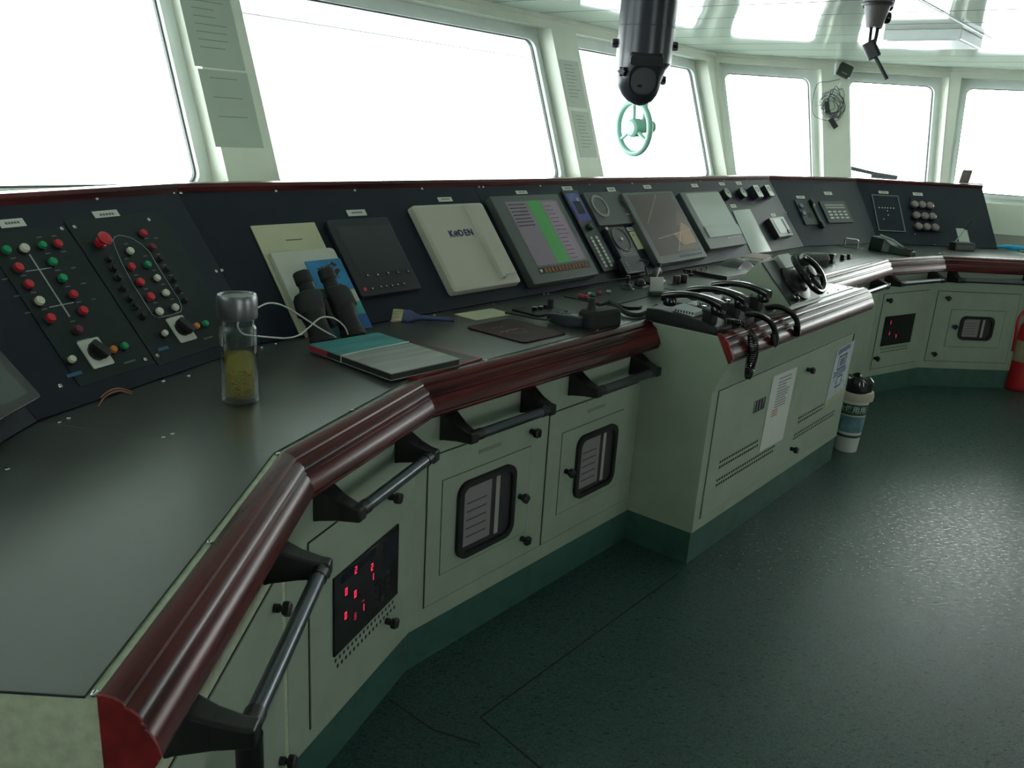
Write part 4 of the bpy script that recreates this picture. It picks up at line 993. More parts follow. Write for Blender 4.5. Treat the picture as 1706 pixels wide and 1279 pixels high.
M['leaf'] = mat('wet_tea_leaf', (0.20, 0.13, 0.03), 0.5, noise=0.4, nscale=60)
M['lid'] = mat('brushed_grey_lid', (0.20, 0.20, 0.215), 0.35, metal=0.8)
bx_, by_ = hit(D1, 401, 667)
bt = thing('tea_bottle', 'tall double walled glass bottle of green tea with grey metal lid', 'bottle', D1 @ T(bx_, by_, 0))
MB().lathe([(.0, 0), (.037, 0), (.0405, .006), (.0405, .170), (.036, .178), (.036, .196)], 36, cap=False).obj('glass_body', 'bglass', bt, smooth=True)
MB().lathe([(0, .014), (.031, .014), (.033, .020), (.033, .180)], 32, cap=False).obj('inner_glass', 'bglass', bt, smooth=True)
MB().lathe([(0, .0165), (.0312, .0165), (.0312, .110), (0, .110)], 32, cap=False).obj('tea', 'tea', bt, smooth=True)
MB().lathe([(.0388, .001), (.0410, .003), (.0410, .006), (.0388, .008)], 32).obj('glass_foot_ring', 'bglass', bt, smooth=True)
lid = MB().lathe([(.038, .192), (.0425, .194), (.0435, .200), (.0435, .240), (.041, .246), (.036, .247), (.034, .243), (0, .243)], 36).obj('lid', 'lid', bt, smooth=True)
m = MB(); m.box(.041, .0465, -.006, .006, .200, .240); m.obj('lid_clip', 'lid', bt, bevel=.001)
rnd = random.Random(7); m = MB()
for i in range(120):
    a = rnd.random() * 6.28; r = .029 * math.sqrt(rnd.random()); z = .018 + .05 * rnd.random() ** 1.4
    m.at(T(r * math.cos(a), r * math.sin(a), z) @ RZ(rnd.random() * 6) @ RX(rnd.random() * 3)); m.hexa([(-.004, -.0012, 0), (.004, -.0012, 0), (.004, .0012, 0), (-.004, .0012, 0), (-.004, -.0012, .0005), (.004, -.0012, .0005), (.004, .0012, .0005), (-.004, .0012, .0005)])
lv = m.obj('tea_leaves', 'leaf', bt); lv['kind'] = 'stuff'

# --- booklets leaning on the panel
M['folder'] = mat('yellowish_card_cover', (0.50, 0.49, 0.34), 0.7, noise=0.04, nscale=12)
M['book_white'] = mat('glossy_pale_cover', (0.52, 0.53, 0.47), 0.3, noise=0.05, nscale=7)
M['brochure_sky'] = mat('blue_sky_cover', (0.03, 0.20, 0.42), 0.3, noise=0.35, nscale=6)
M['brochure_teal'] = mat('teal_water_cover', (0.06, 0.28, 0.27), 0.3, noise=0.3, nscale=8)
M['brochure_pale'] = mat('pale_horizon_band', (0.42, 0.46, 0.38), 0.3)
M['brochure_bottom'] = mat('deep_blue_cover', (0.02, 0.10, 0.30), 0.3)
a = hit(PF[2], 411, 374, .01); b2 = hit(PF[2], 519, 370, .01)
fx0, fx1, fy = a[0] + .012, b2[0] + .012, (a[1] + b2[1]) / 2
fd = thing('card_folder', 'yellowish card folder leaning on the panel behind the white booklet', 'folder', PF[2] @ T(fx0, -.002, .004))
FW = fx1 - fx0
MB().box(0, FW, .004, fy, 0, .005).obj('cover', 'folder', fd, bevel=.0008)
m = MB()
for y0, xa, xb, h in [(fy - .06, .42, .68, .004), (fy - .118, .3, .45, .0035), (fy - .130, .28, .92, .005), (fy - .141, .42, .52, .0035), (fy - .141, .66, .78, .0035)]: m.box(FW * xa, FW * xb, y0, y0 + h, .005, .0053)
m.obj('printed_line', 'ink_grey', fd)
a = hit(PF[2], 438, 418, .02); b2 = hit(PF[2], 544, 409, .02)
wx0, wx1, wy = a[0] + .016, b2[0] + .016, (a[1] + b2[1]) / 2
bk = thing('booklet', 'thick pale booklet with Chinese title leaning behind the binoculars', 'book', PF[2] @ T(wx0, -.012, .010)); BW = wx1 - wx0
m = MB(); m.prism([(0, .0), (BW, .0), (BW, wy - .012), (BW - .004, wy - .004), (BW - .016, wy), (0, wy)], .0, .018); m.obj('cover', 'book_white', bk, bevel=.002)
text('进入有限空间', .0165, 'ink', bk, T(BW * .50, wy * .66, .0182), 'title_lettering', .0004)
a = hit(PF[2], 504, 431.5, .035); b2 = hit(PF[2], 561, 424, .035)
rx0, rx1, ry = a[0] + .006, b2[0] + .008, (a[1] + b2[1]) / 2
br = thing('brochure', 'glossy blue brochure with a dark rocky picture, behind the binoculars', 'brochure', PF[2] @ T(rx0, -.022, .030)); RW = rx1 - rx0
m = MB(); m.box(0, RW, 0, ry + .012, 0, .003); m.mi(1).box(0, RW, 0, .05, .003, .0032); m.mi(2).box(0, RW, .05, ry * .40, .003, .0032); m.mi(3).box(0, RW, ry * .40, ry * .58, .003, .0032)
m.mi(4)
rnd = random.Random(3)
for i in range(30):
    t = rnd.random(); cx = RW * (.26 + .52 * rnd.random()) ; cy = ry * (.74 + .24 * rnd.random()) + (cx / RW - .5) * .012; q_ = .5 + .8 * rnd.random(); an = rnd.random() * 6.28
    m.prism([(cx + q_ * .009 * math.cos(an + b_) * (1 if b_ % 2 < 1 else .45), cy + q_ * .006 * math.sin(an + b_)) for b_ in (0, 1.3, 2.2, 3.4, 4.3, 5.3)], .003, .0034 + .00002 * i)
m.mi(5)
for i in range(10): cx = RW * (.42 + .25 * rnd.random()); cy = ry * (.84 + .08 * rnd.random()); m.prism([(cx - .004, cy), (cx, cy + .004), (cx + .004, cy), (cx, cy - .004)], .003, .0044)
m.mi(4)
for i in range(4): m.box(RW * .6 + .004 * (i % 2), RW * .6 + .016 + .004 * (i % 2), ry * .66 - .007 * i, ry * .66 - .007 * i + .004, .003, .0034)
m.obj('cover', ['brochure_sky', 'brochure_bottom', 'brochure_teal', 'brochure_pale', 'ink', 'paper'], br)

# --- binoculars
bx0, bz0 = hit(D2, 500, 560)
px_, py__ = hit(PF[2], 520, 556, .06)
bn = thing('binoculars', 'black binoculars standing on their front lenses before the booklets', 'binoculars', PF[2] @ T(px_ + .002, -.066, .088) @ RX(rad(6)) @ Matrix.Scale(1.22, 4))
def barrel(cx, cz, s):
    m = MB(); m.at(T(cx, 0, cz) @ RX(rad(-90)))
    m.lathe([(.030, 0), (.031, .004), (.031, .016), (.028, .020), (.026, .055), (.029, .066), (.030, .078), (.026, .084)], 26)
    m.obj('objective_barrel', 'blackmatte', bn, smooth=True)
    m = MB(); m.loft([[(cx + x * k + s * o, y, cz + z * k) for x, z in rrect(-.034, .034, -.026, .026, .018, 5)] for y, k, o in [(.070, .80, 0), (.078, .98, .002), (.118, 1.0, -.004), (.128, .86, -.006), (.132, .6, -.006)]])
    m.obj('prism_housing', 'blackmatte', bn, smooth=True)
    m = MB(); m.at(T(cx - s * .010, .126, cz) @ RX(rad(-90))); m.lathe([(.019, 0), (.019, .012), (.0175, .014), (.0175, .024), (.0205, .028), (.0205, .052), (.018, .056), (.014, .050), (0, .050)], 24)
    m.obj('eyecup', 'blackmatte', bn, smooth=True)
barrel(0, 0, -1); barrel(.090, .004, 1)
m = MB(); m.at(T(.045, .0, 0) @ RX(rad(-90))); m.lathe([(.008, .035), (.011, .04), (.011, .105), (.014, .108), (.014, .128), (.008, .132)], 18); m.obj('hinge', 'black', bn, smooth=True)
m = MB(); m.box(.012, .078, .088, .100, -.006, .006); m.box(.016, .074, .120, .126, -.004, .004); m.obj('bridge', 'black', bn, bevel=.002)
tag(MB().box(0, .075, 0, .045, 0, .002).obj('paper_slip', 'brochure_teal', None, mw=PF[2] @ T(px_ + .045, -.036, .048)), 'small teal printed slip showing below the binoculars', 'paper slip')

# --- books lying on the desk
M['bookgrey'] = mat('silver_grey_cover', (0.30, 0.30, 0.29), 0.35, noise=0.25, nscale=2.5, stretch=(1, 14, 1))
M['bookteal'] = mat('turquoise_cover', (0.08, 0.30, 0.32), 0.3, noise=0.45, nscale=3, stretch=(1, 6, 1))
M['spine_red'] = mat('red_spine_label', (0.40, 0.03, 0.06), 0.5)
M['folder_red'] = mat('dark_red_folder', (0.34, 0.012, 0.03), 0.35)
M['pages'] = mat('dark_page_block', (0.02, 0.022, 0.02), 0.7)
def flat(name, label, cat, pts, z, t, mats, off=None):
    h = [hit(D2, px, py, z + t) for px, py in pts]; c = (sum(p[0] for p in h) / 4, sum(p[1] for p in h) / 4)
    ang = math.atan2(h[1][1] - h[0][1], h[1][0] - h[0][0]); r = thing(name, label, cat, D2 @ T(c[0], c[1], z) @ RZ(ang))
    w = (math.dist(h[0], h[1]) + math.dist(h[3], h[2])) / 2; dpt = (math.dist(h[0], h[3]) + math.dist(h[1], h[2])) / 2
    return r, w, dpt
r, w, dp = flat('red_folder', 'dark red folder lying under the silver grey book at the desk edge', 'folder', [(583, 592), (700, 563), (797, 603), (655, 632)], 0.0, .004, None)
MB().box(-w / 2, w / 2, -dp / 2, dp / 2, 0, .004).obj('cover', 'folder_red', r, bevel=.001)
m = MB(); m.box(-w / 2 + .008, w / 2 - .008, -dp / 2 + .008, dp / 2 - .008, .004, .0045); m.obj('inner_panel', 'black', r)
r, w, dp = flat('book', 'large book in a grey and turquoise cover tied with a white cord', 'book', [(530, 571), (642, 552), (742, 596), (649, 629)], 0.0045, .020, None)
bk2 = r
m = MB(); m.box(-w / 2, w / 2, -dp / 2, dp / 2, .017, .020); m.box(-w / 2, w / 2, -dp / 2, dp / 2, 0, .0025); m.obj('cover', 'bookgrey', r, bevel=.0008)
m = MB(); m.box(-w / 2 + .001, w / 2 - .004, -dp / 2 + .002, dp / 2 - .004, .0025, .017); m.obj('page_block', 'pages', r)
m = MB(); m.box(-w / 2 + .0005, w / 2 - .0005, dp / 2 - dp * .42, dp / 2 - .0005, .0200, .0206); m.obj('turquoise_area', 'bookteal', r)
m = MB(); m.box(-w / 2 - .0012, -w / 2 + .001, dp / 2 - .085, dp / 2 - .004, .004, .018); m.obj('spine_label', 'spine_red', r)
M['cord_white'] = mat('white_cord', (0.62, 0.62, 0.58), 0.6)
MB().tube([(-w / 2 - .002, dp * .08, .001), (-w / 2 - .0015, dp * .08, .021), (0, dp * .09, .0225), (w / 2 + .001, dp * .11, .021)], .0018, 8).obj('tie_cord', 'cord_white', r, smooth=True)
# white charging cable
def hz(Fm, px, py, z): x, y = hit(Fm, px, py, z); return (x, y, z)
def smooth_path(p, n=8):
    p = [Vector(q) for q in p]; out = []
    for i in range(len(p) - 1):
        a, b, c, d = p[max(i - 1, 0)], p[i], p[i + 1], p[min(i + 2, len(p) - 1)]
        for k in range(n):
            t = k / n; out.append(.5 * ((2 * b) + (c - a) * t + (2 * a - 5 * b + 4 * c - d) * t * t + (-a + 3 * b - 3 * c + d) * t ** 3))
    return out + [p[-1]]
VF = CF[2] @ T(0, 0, -.40)
pts = [(x_, -n_, z_ - ZD) for x_, z_, n_ in [(*hit(CF[2] @ T(0, 0, -n__), px, py), -n__) for px, py, n__ in [(580, 557, .40), (573, 543, .40), (556, 530, .40), (535, 529, .395), (515, 545, .385), (498, 558, .38), (478, 563, .375), (455, 562, .37), (432, 560, .36), (405, 556, .34), (396, 540, .33), (408, 526, .33), (430, 512, .34), (447, 505, .35), (466, 507, .36), (485, 516, .37), (510, 532, .38), (535, 548, .39), (560, 562, .395)]]]
tag(MB().tube(smooth_path(pts), .0022, 8).obj('charging_cable', 'cord_white', None, smooth=True, mw=D2), 'thin white cable looping between the tea bottle and the book', 'cable')
# paint brush
M['bristle'] = mat('cream_bristles', (0.50, 0.42, 0.26), 0.8, noise=0.3, nscale=3, stretch=(4, 60, 60))
M['brushblue'] = mat('dark_blue_handle', (0.035, 0.05, 0.14), 0.4)
pa = hit(D2, 652, 532); pb = hit(D2, 757, 540); ang = math.atan2(pb[1] - pa[1], pb[0] - pa[0]); Lb = math.dist(pa, pb)
rb = thing('paint_brush', 'flat paint brush with dark blue handle lying behind the books', 'brush', D2 @ T(pa[0], pa[1], .006) @ RZ(ang) @ RX(rad(38)))
MB().loft([[(x, -w_, .003), (x, w_, .003), (x, w_, .003 + h_), (x, -w_, .003 + h_)] for x, w_, h_ in [(0, .030, .008), (.03, .026, .014), (.042, .024, .016)]]).obj('bristles', 'bristle', rb, bevel=.002)
MB().loft([[(x, y, .011 + z) for y, z in rrect(-w_, w_, -h_, h_, min(w_, h_) * .8, 4)] for x, w_, h_ in [(.040, .0255, .0095), (.062, .026, .0095), (.078, .016, .009), (.095, .0085, .008), (Lb * .7, .008, .007), (Lb, .006, .0055)]]).obj('handle', 'brushblue', rb, smooth=True)
# cream card
r, w, dp = flat('index_card', 'plain cream card lying between the brush and the small control box', 'card', [(757, 523), (822, 513), (852, 523), (795, 534)], 0, .001, None)
MB().box(-w / 2, w / 2, -dp / 2, dp / 2, 0, .0012).obj('card', 'folder', r)
# dark red pad
M['padred'] = mat('dark_maroon_pad', (0.035, 0.010, 0.012), 0.5, spec=0.2, noise=0.5, nscale=5)
M['padink'] = mat('faded_red_print', (0.30, 0.09, 0.08), 0.6)
r, w, dp = flat('writing_pad', 'thin dark maroon pad with faded red swirl lying at the desk edge', 'pad', [(781, 543), (850, 530), (950, 556), (862, 570)], 0, .004, None)
MB().prism(rrect(-w / 2, w / 2, -dp / 2, dp / 2, .018, 5), 0, .004).obj('pad', 'padred', r)
m = MB(); strip(m, [(.07 * math.cos(a / 8) * .6 - .01, .05 * math.sin(a / 8) * .5 - .01) for a in range(0, 44)], .0035, .004, .0003); strip(m, [(-.08, .0), (-.05, .012), (-.02, .0), (.02, .01)], .005, .004, .0003); strip(m, [(-.06, .05), (-.04, .065), (-.02, .05), (-.0, .06)], .003, .004, .0003); m.obj('swirl_print', 'padink', r)
# small control box with knobs
r, w, dp = flat('control_box', 'small black square control plate with one tall knob and two white ones', 'control box', [(853, 514), (900, 507), (946, 516), (899, 526)], 0, .006, None)
MB().box(-w / 2, w / 2, -dp / 2, dp / 2, 0, .006).obj('base_plate', 'black', r, bevel=.001)
x_ = hit(D2, 891, 515, .01)
inv = r.matrix_basis.inverted() @ D2
for px, py, rr_, hh_, mm_ in [(891, 514, .011, .012, 'white_mark'), (901, 512.5, .010, .011, 'white_mark'), (909, 511, .009, .014, 'black'), (917, 509, .012, .030, 'black')]:
    x, y = hit(D2, px, py, .012); v = inv @ Vector((x, y, 0)); m = MB(); m.cyl(v.x, v.y, .006, .006 + hh_, rr_, rr_ * .9); m.obj('knob', 'black', r, smooth=True)
    if mm_ == 'white_mark': m = MB(); m.cyl(v.x, v.y, .006 + hh_, .007 + hh_, rr_ * .85); m.obj('knob_cap', 'plate', r)
# microphone with cord
M['mic_body'] = mat('dark_blue_grey_plastic', (0.035, 0.037, 0.05), 0.3)
a = hit(D2, 915, 527, .02); b2 = hit(D2, 972, 537, .02); ang = math.atan2(b2[1] - a[1], b2[0] - a[0]); L_ = math.dist(a, b2)
r = thing('hand_microphone', 'dark slim hand microphone with thick black cord across the maroon pad', 'microphone', D2 @ T(a[0], a[1], 0) @ RZ(ang))
MB().loft([[(x, y, .022 + z) for y, z in rrect(-w_, w_, -h_, h_, .006, 4)] for x, w_, h_ in [(0, .018, .012), (.02, .024, .018), (L_ * .75, .024, .020), (L_, .019, .016)]]).obj('body', 'mic_body', r, smooth=True)

pts = [hz(D2, *q) for q in [(842, 521, .006), (862, 524, .010), (885, 529, .012), (905, 532, .018), (918, 532, .022)]]
inv = r.matrix_basis.inverted() @ D2
MB().tube([inv @ p for p in smooth_path(pts)], .0035, 8).obj('cord', 'black', r, smooth=True)
for i in range(3): m = MB(); m.box(.03 + .018 * i, .042 + .018 * i, -.008, .008, .040, .043); m.obj('key', 'black', r)
# black box by the edge (charger) and its strap
a = hit(D2, 982, 549); b2 = hit(D2, 1041, 543)
r = thing('black_charger_box', 'blunt black charger box standing by the wooden edge left of the telephones', 'charger', D2 @ T((a[0] + b2[0]) / 2, (a[1] + b2[1]) / 2 + .035, 0) @ RZ(rad(-8)))
MB().loft([[(x, y, z) for x, y in rrect(-w_, w_, -d_, d_, .014, 4)] for z, w_, d_ in [(0, .075, .036), (.006, .078, .038), (.05, .074, .036), (.06, .066, .030)]]).obj('body', 'blackmatte', r, bevel=.002)
MB().loft([[(-.045 + x * k, y * k, z) for x, y in rrect(-.012, .012, -.012, .012, .008, 4)] for z, k in [(.058, 1.2), (.072, 1), (.10, .7)]]).obj('peg', 'blackmatte', r, smooth=True)
# thick cable between charger and telephone
pts = [hz(D2, *q) for q in [(1016, 503, .02), (1030, 512, .02), (1045, 522, .012), (1062, 525, .010), (1080, 519, .012), (1094, 510, .018)]]
tag(MB().tube(smooth_path(pts), .009, 10).obj('thick_cable', 'blackmatte', None, smooth=True, mw=D2), 'thick black cable curving from the button panel to the nearest telephone', 'cable')
pts = [hz(D2, *q) for q in [(985, 502, .004), (1000, 508, .014), (1018, 503, .02), (1040, 512, .006), (1062, 513, .004), (1068, 511, .004)]]
tag(MB().tube(smooth_path(pts), .005, 8).obj('curled_cable', 'blackmatte', None, smooth=True, mw=D2), 'thinner curled black cable behind the thick one', 'cable')
# flush board with coloured buttons
def board(name, label, pts, t=.004, m_='boardmetal', cat='control board', F_=None):
    r, w, dp = flat(name, label, cat, pts, 0, t, None); MB().box(-w / 2, w / 2, -dp / 2, dp / 2, 0, t).obj('base_plate', m_, r, bevel=.0008); return r, r.matrix_basis.inverted() @ D2
r, inv = board('desk_button_board', 'flush desk board with red and green buttons and joystick, right of the control box', [(946, 493), (1050, 471), (1090, 489), (1010, 508)])
for px, py, c in [(968, 492, 'red'), (977, 494, 'red'), (988, 490, 'green'), (998, 486.5, 'red'), (990, 503, 'red'), (1000, 506, 'pinkdark'), (1004, 508, 'black'), (983, 489, 'cream'), (1014, 485, 'cream')]:
    x, y = hit(D2, px, py, .012); v = inv @ Vector((x, y, 0)); put('push_button', button_mesh(c, .0095), r, T(v.x, v.y, .004), label={'red': 'red', 'green': 'green', 'pinkdark': 'dull pink', 'black': 'black', 'cream': 'white'}[c] + ' push button')
x, y = hit(D2, 1045, 479, .008); v = inv @ Vector((x, y, 0))
m = MB(); m.at(T(v.x, v.y, .004)); m.lathe([(.030, 0), (.028, .004), (.016, .012), (.012, .020), (.007, .022), (.007, .042), (.010, .044), (.009, .056), (0, .058)], 20); m.obj('joystick', 'black', r, smooth=True)
x, y = hit(D2, 1066, 474, .012)
r = thing('trackball', 'shiny black trackball on an oval base between joystick and microphones', 'trackball', D2 @ T(x, y, 0))
m = MB(); m.prism([(p * 1.4, q) for p, q in rrect(-.035, .035, -.03, .03, .02, 5)], 0, .010); m.obj('base', 'black', r, bevel=.003)
m = MB(); m.lathe([(.026 * math.cos(rad(t)), .012 + .026 * math.sin(rad(t))) for t in range(0, 91, 10)], 24); m.obj('ball', 'blackgloss', r, smooth=True)
# desk microphone behind
x, y = hit(D2, 1092, 470, .01)
r = thing('desk_microphone', 'angular black desk microphone behind the white card', 'microphone', D2 @ T(x, y, 0) @ RZ(rad(20)))
m = MB(); m.loft([[(p, q, z) for p, q in rrect(-w_, w_, -d_, d_, .01, 3)] for z, w_, d_ in [(0, .05, .04), (.015, .05, .04), (.03, .03, .025)]]); m.obj('base', 'black', r, bevel=.002)
m = MB(); m.tube([(-.05, 0, .035), (-.02, 0, .055), (.03, 0, .06), (.07, 0, .045)], .014, 12); m.obj('handset', 'black', r, smooth=True)
MB().tube([(.045, 0, .05), (.05, 0, .075), (.05, .0, .09)], .009, 10).obj('stalk', 'black', r, smooth=True)
# white card in a stand
x, y = hit(D2, 1104, 494, .0)
r = thing('upright_card', 'small upright white card behind the nearest telephone handset', 'card', D2 @ T(x, y + .03, 0) @ RZ(rad(-28)))
MB().hexa([(-.032, -.001, .012), (.032, -.001, .012), (.032, .001, .012), (-.032, .001, .012), (-.032, .008, .075), (.032, .008, .075), (.032, .010, .075), (-.032, .010, .075)]).obj('card', 'paper', r)
MB().box(-.035, .035, -.014, .014, 0, .018).obj('stand', 'bezel_grey', r, bevel=.003)
# knob pair, flat book, dark dishes further along
r = None
for i, (px, py) in enumerate([(1127, 470), (1139, 468)]):
    x, y = hit(D2, px, py, .01)
    if r is None: r = thing('twin_dimmer', 'pair of short dark brown round knobs beyond the upright white card', 'dimmer', D2 @ T(x, y, 0)); bx0_, by0_ = x, y; MB().box(-.03, .13, -.03, .03, 0, .002).obj('base_plate', 'grey_dim', r)
    m = MB(); m.at(T(x - bx0_, y - by0_, 0)); m.lathe([(.020, 0), (.020, .004), (.016, .006), (.017, .036), (.015, .040), (0, .040)], 22); k_ = m.obj('knob', 'brownknob', r, smooth=True)
    m = MB(); m.at(T(x - bx0_, y - by0_, 0)); m.box(-.001, .001, -.0175, -.016, .008, .038); m.obj('pointer', 'white_mark', k_)
r, inv = board('flush_display', 'flat dark framed plate set in the desk right of the knob pair', [(1158, 447), (1205, 440), (1233, 452), (1200, 463)], .018, 'padred_', 'display')
r2, inv2 = board('desk_control_board', 'pale flush board of small switches under the telephones', [(1120, 478), (1190, 463), (1215, 475), (1150, 492)], .003, 'grey_dim')
for i in range(5):
    px, py = 1150 + 9 * i, 457 - 2.2 * i; x, y = hit(D2, px - 8, py, .012)
    r = thing('toggle_switch', ['leftmost of the five small black toggle blocks behind the brown knobs', 'second from left of the five small black toggle blocks', 'middle one of the five small black toggle blocks', 'second from right of the five small black toggle blocks', 'rightmost of the five small black toggle blocks, by the dark plate'][i], 'switch', D2 @ T(x, y, 0), 'black toggle blocks behind the knob pair')
    m = MB(); m.box(-.014, .014, -.010, .010, 0, .010); m.obj('base', 'black', r, bevel=.001)
    MB().loft([[(-.004, -.004, .010), (.004, -.004, .010), (.004, .004, .010), (-.004, .004, .010)], [(-.006, -.003, .026), (.002, -.003, .026), (.002, .003, .026), (-.006, .003, .026)]]).obj('lever', 'black', r)
x, y = hit(D2, 1228, 440, .02)
r = thing('radio_cover', 'rounded black hood on the desk in front of the clear sheet', 'hood', D2 @ T(x, y, 0) @ RZ(rad(5)))
MB().loft([[(x_, yy, max(0, .055 * math.sin(math.pi * min(1, max(0, (x_ + .13) / .26))) * k)) for x_ in [-.13 + .026 * i for i in range(11)]] for yy, k in [(-.05, .0), (-.045, .8), (0, 1.0), (.05, .8), (.055, 0)]], cap=False, closed=False).obj('hood', 'black', r, smooth=True)
x, y = hit(D2, 1268, 433, .01)
r = thing('paper_pile', 'loose pinkish white papers on the desk behind the wheel box', 'papers', D2 @ T(x, y + .02, 0) @ RZ(rad(10)))
for i in range(3): MB().box(-.11 + .01 * i, .10 + .012 * i, -.06 + .006 * i, .06, .0125 * i, .0125 * i + .004).obj('sheet', 'paper_pink' if i == 2 else 'paper', r)
for i in range(2): MB().box(-.09, .09, -.05, .05, .004 + .0125 * i, .0125 + .0125 * i).obj('sheet_stack', 'paper', r)

# ================================================================== PEDESTAL TOP
M['phone_label'] = mat('white_phone_label', (0.62, 0.62, 0.66), 0.5)
M['coil'] = M['blackgloss']
def handset(parent, y0, y1, z):
    """arched handset lying along y"""
    L = y1 - y0; R_ = []
    for i in range(17):
        t = i / 16; y = y0 + L * t; zz = z + .022 * math.sin(math.pi * t) ** .8 - .010
        w_ = .0165 + .009 * (abs(2 * t - 1) ** 3); h_ = .0110 + .004 * abs(2 * t - 1) ** 2
        R_.append([(px_2, y, zz + pz) for px_2, pz in rrect(-w_, w_, -h_, h_, h_ * .8, 3)])
    o = MB().loft(R_).obj('handset', 'blackgloss', parent, smooth=True)
    for yc in (y0 + .022, y1 - .022):
        m = MB(); m.at(T(0, yc, z - .040)); m.lathe([(.016, 0), (.023, .004), (.024, .018), (.020, .030)], 22); m.obj('ear_cap', 'blackgloss', o, smooth=True)
    return o
def coilcord(parent, pts, R_=.0085, r=.0026, turns=60):
    p = smooth_path(pts, 10); n = turns * 9; out = []
    ln = [0]
    for a, b in zip(p[:-1], p[1:]): ln.append(ln[-1] + (b - a).length)
    j = 0; px = None
    for i in range(n + 1):
        s = ln[-1] * i / n
        while j < len(p) - 2 and ln[j + 1] < s: j += 1
        d = (p[j + 1] - p[j]).normalized(); c = p[j] + d * (s - ln[j])
        if px is None: px = d.cross(Vector((1, 0, .2))).normalized()
        px = (px - d * px.dot(d)).normalized(); py = d.cross(px); a = 2 * math.pi * turns * i / n
        out.append(c + px * (R_ * math.cos(a)) + py * (R_ * math.sin(a)))
    return MB().tube(out, r, 5).obj('coil_cord', 'coil', parent, smooth=True)
for i, (x, lab, cord) in enumerate([
    (1.222, 'black desk telephone nearest the left side of the pedestal', [(.03, -.245, .03), (.065, -.29, .025), (.085, -.325, -.005), (.095, -.345, -.06), (.085, -.345, -.13), (.060, -.345, -.155), (.045, -.345, -.12), (.06, -.340, -.06), (.075, -.325, -.01)]),
    (1.405, 'middle black desk telephone of the three on the pedestal', [(.02, -.24, .03), (.05, -.28, .03), (.075, -.32, .005), (.085, -.342, -.04), (.085, -.342, -.075), (.07, -.335, -.03)]),
    (1.600, 'black desk telephone beside the pale green wheel box', [(.02, -.235, .03), (.055, -.27, .035), (.085, -.31, .015), (.100, -.335, -.02), (.105, -.342, -.07), (.09, -.335, -.03)])]):
    r = thing('telephone', lab, 'telephone', D2 @ T(x, 0, 0), 'telephones on the steering pedestal')
    m = MB(); m.loft([[(-.068, y, 0), (.062, y, 0), (.058, y, z), (-.064, y, z)] for y, z in [(.015, .042), (-.04, .046), (-.20, .034), (-.262, .022)]]); m.obj('base', 'phone_body', r, bevel=.004)
    MB().hexa([(-.036, -.160, .037), (.045, -.160, .037), (.045, -.075, .044), (-.036, -.075, .044), (-.034, -.160, .052), (.045, -.160, .052), (.045, -.075, .062), (-.034, -.075, .062)]).obj('key_face', 'phone_label', r, bevel=.001)
    m = MB()
    for a in range(7): m.hexa([(-.0368, -.155 + .011 * a, .044), (-.0352, -.155 + .011 * a, .044), (-.0352, -.150 + .011 * a, .044), (-.0368, -.150 + .011 * a, .044), (-.0368, -.155 + .011 * a, .052), (-.0352, -.155 + .011 * a, .052), (-.0352, -.150 + .011 * a, .052), (-.0368, -.150 + .011 * a, .052)])
    m.obj('printed_marks', 'ink', r)
    MB().box(-.05, -.006, -.235, -.195, .028, .075).obj('cradle', 'black', r, bevel=.004)
    h = handset(r, -.262, -.035, .098); h.location.x = -.03
    MB().cyl(0, 0, 0, .02, .008).obj('hook', 'chrome', r, mw=T(-.028, -.19, .062))
    coilcord(r, cord)
# wheel box
wb = thing('steering_wheel_stand', 'pale green wedge shaped stand carrying the small black steering wheel', 'steering stand', D2 @ T(1.807, -.262, 0))
sp = [(.0, 0.0), (.0, .004), (.160, .171), (.255, .058), (.310, .0)]
m = MB(); WW = .34
m.loft([[(0, y, z) for y, z in sp], [(WW, y, z) for y, z in sp]]); m.obj('housing', 'mint', wb, bevel=.003)
fa = math.atan2(.167, .160); FM = Matrix.Translation((0, .0, .004)) @ RX(fa)
FL = math.hypot(.160, .167)
m = MB(); m.at(FM); m.box(.012, WW - .012, .012, FL - .008, 0, .006); m.obj('face_plate', 'grey_dark', wb, bevel=.001)
cx, cy = .170, FL * .44
m = MB(); m.at(FM @ T(cx, cy, .006)); m.lathe([(.085, 0), (.085, .012), (.055, .020), (.045, .034), (.022, .040), (.022, .075), (.030, .080), (.026, .092), (0, .094)], 30); m.obj('hub', 'black', wb, smooth=True)
wh = MB(); wh.at(FM @ T(cx, cy, .082))
# rim open at the top like an aircraft yoke
R_ = []
for i in range(41):
    a = rad(118 + 304 * i / 40); k = .090; z = .0
    R_.append((k * math.cos(a) * .98, k * math.sin(a), .0 + .006 * math.cos(a * 2)))
wh.tube(R_, .0125, 12)
o_ = wh.obj('wheel_rim', 'blackgloss', wb, smooth=True)
for a in (200, 340, 270): m = MB(); m.at(FM @ T(cx, cy, .080)); m.tube([(0, 0, .0), (.084 * math.cos(rad(a)), .084 * math.sin(rad(a)), .004)], .008, 10); m.obj('wheel_spoke', 'black', wb, smooth=True)
m = MB(); m.at(FM @ T(cx + .01, FL - .035, .006)); m.prism(rrect(-.05, .07, -.03, .035, .006, 3), 0, .022); m.obj('indicator_box', 'grey_mint', wb, bevel=.002)
for i, (dx, dy) in enumerate([(.045, .040), (.075, .030), (.10, .048)]): m = MB(); m.at(FM @ T(dx, dy, .006)); m.lathe([(.012, 0), (.012, .010), (.008, .018), (0, .019)], 14); m.obj('knob', 'black', wb, smooth=True)
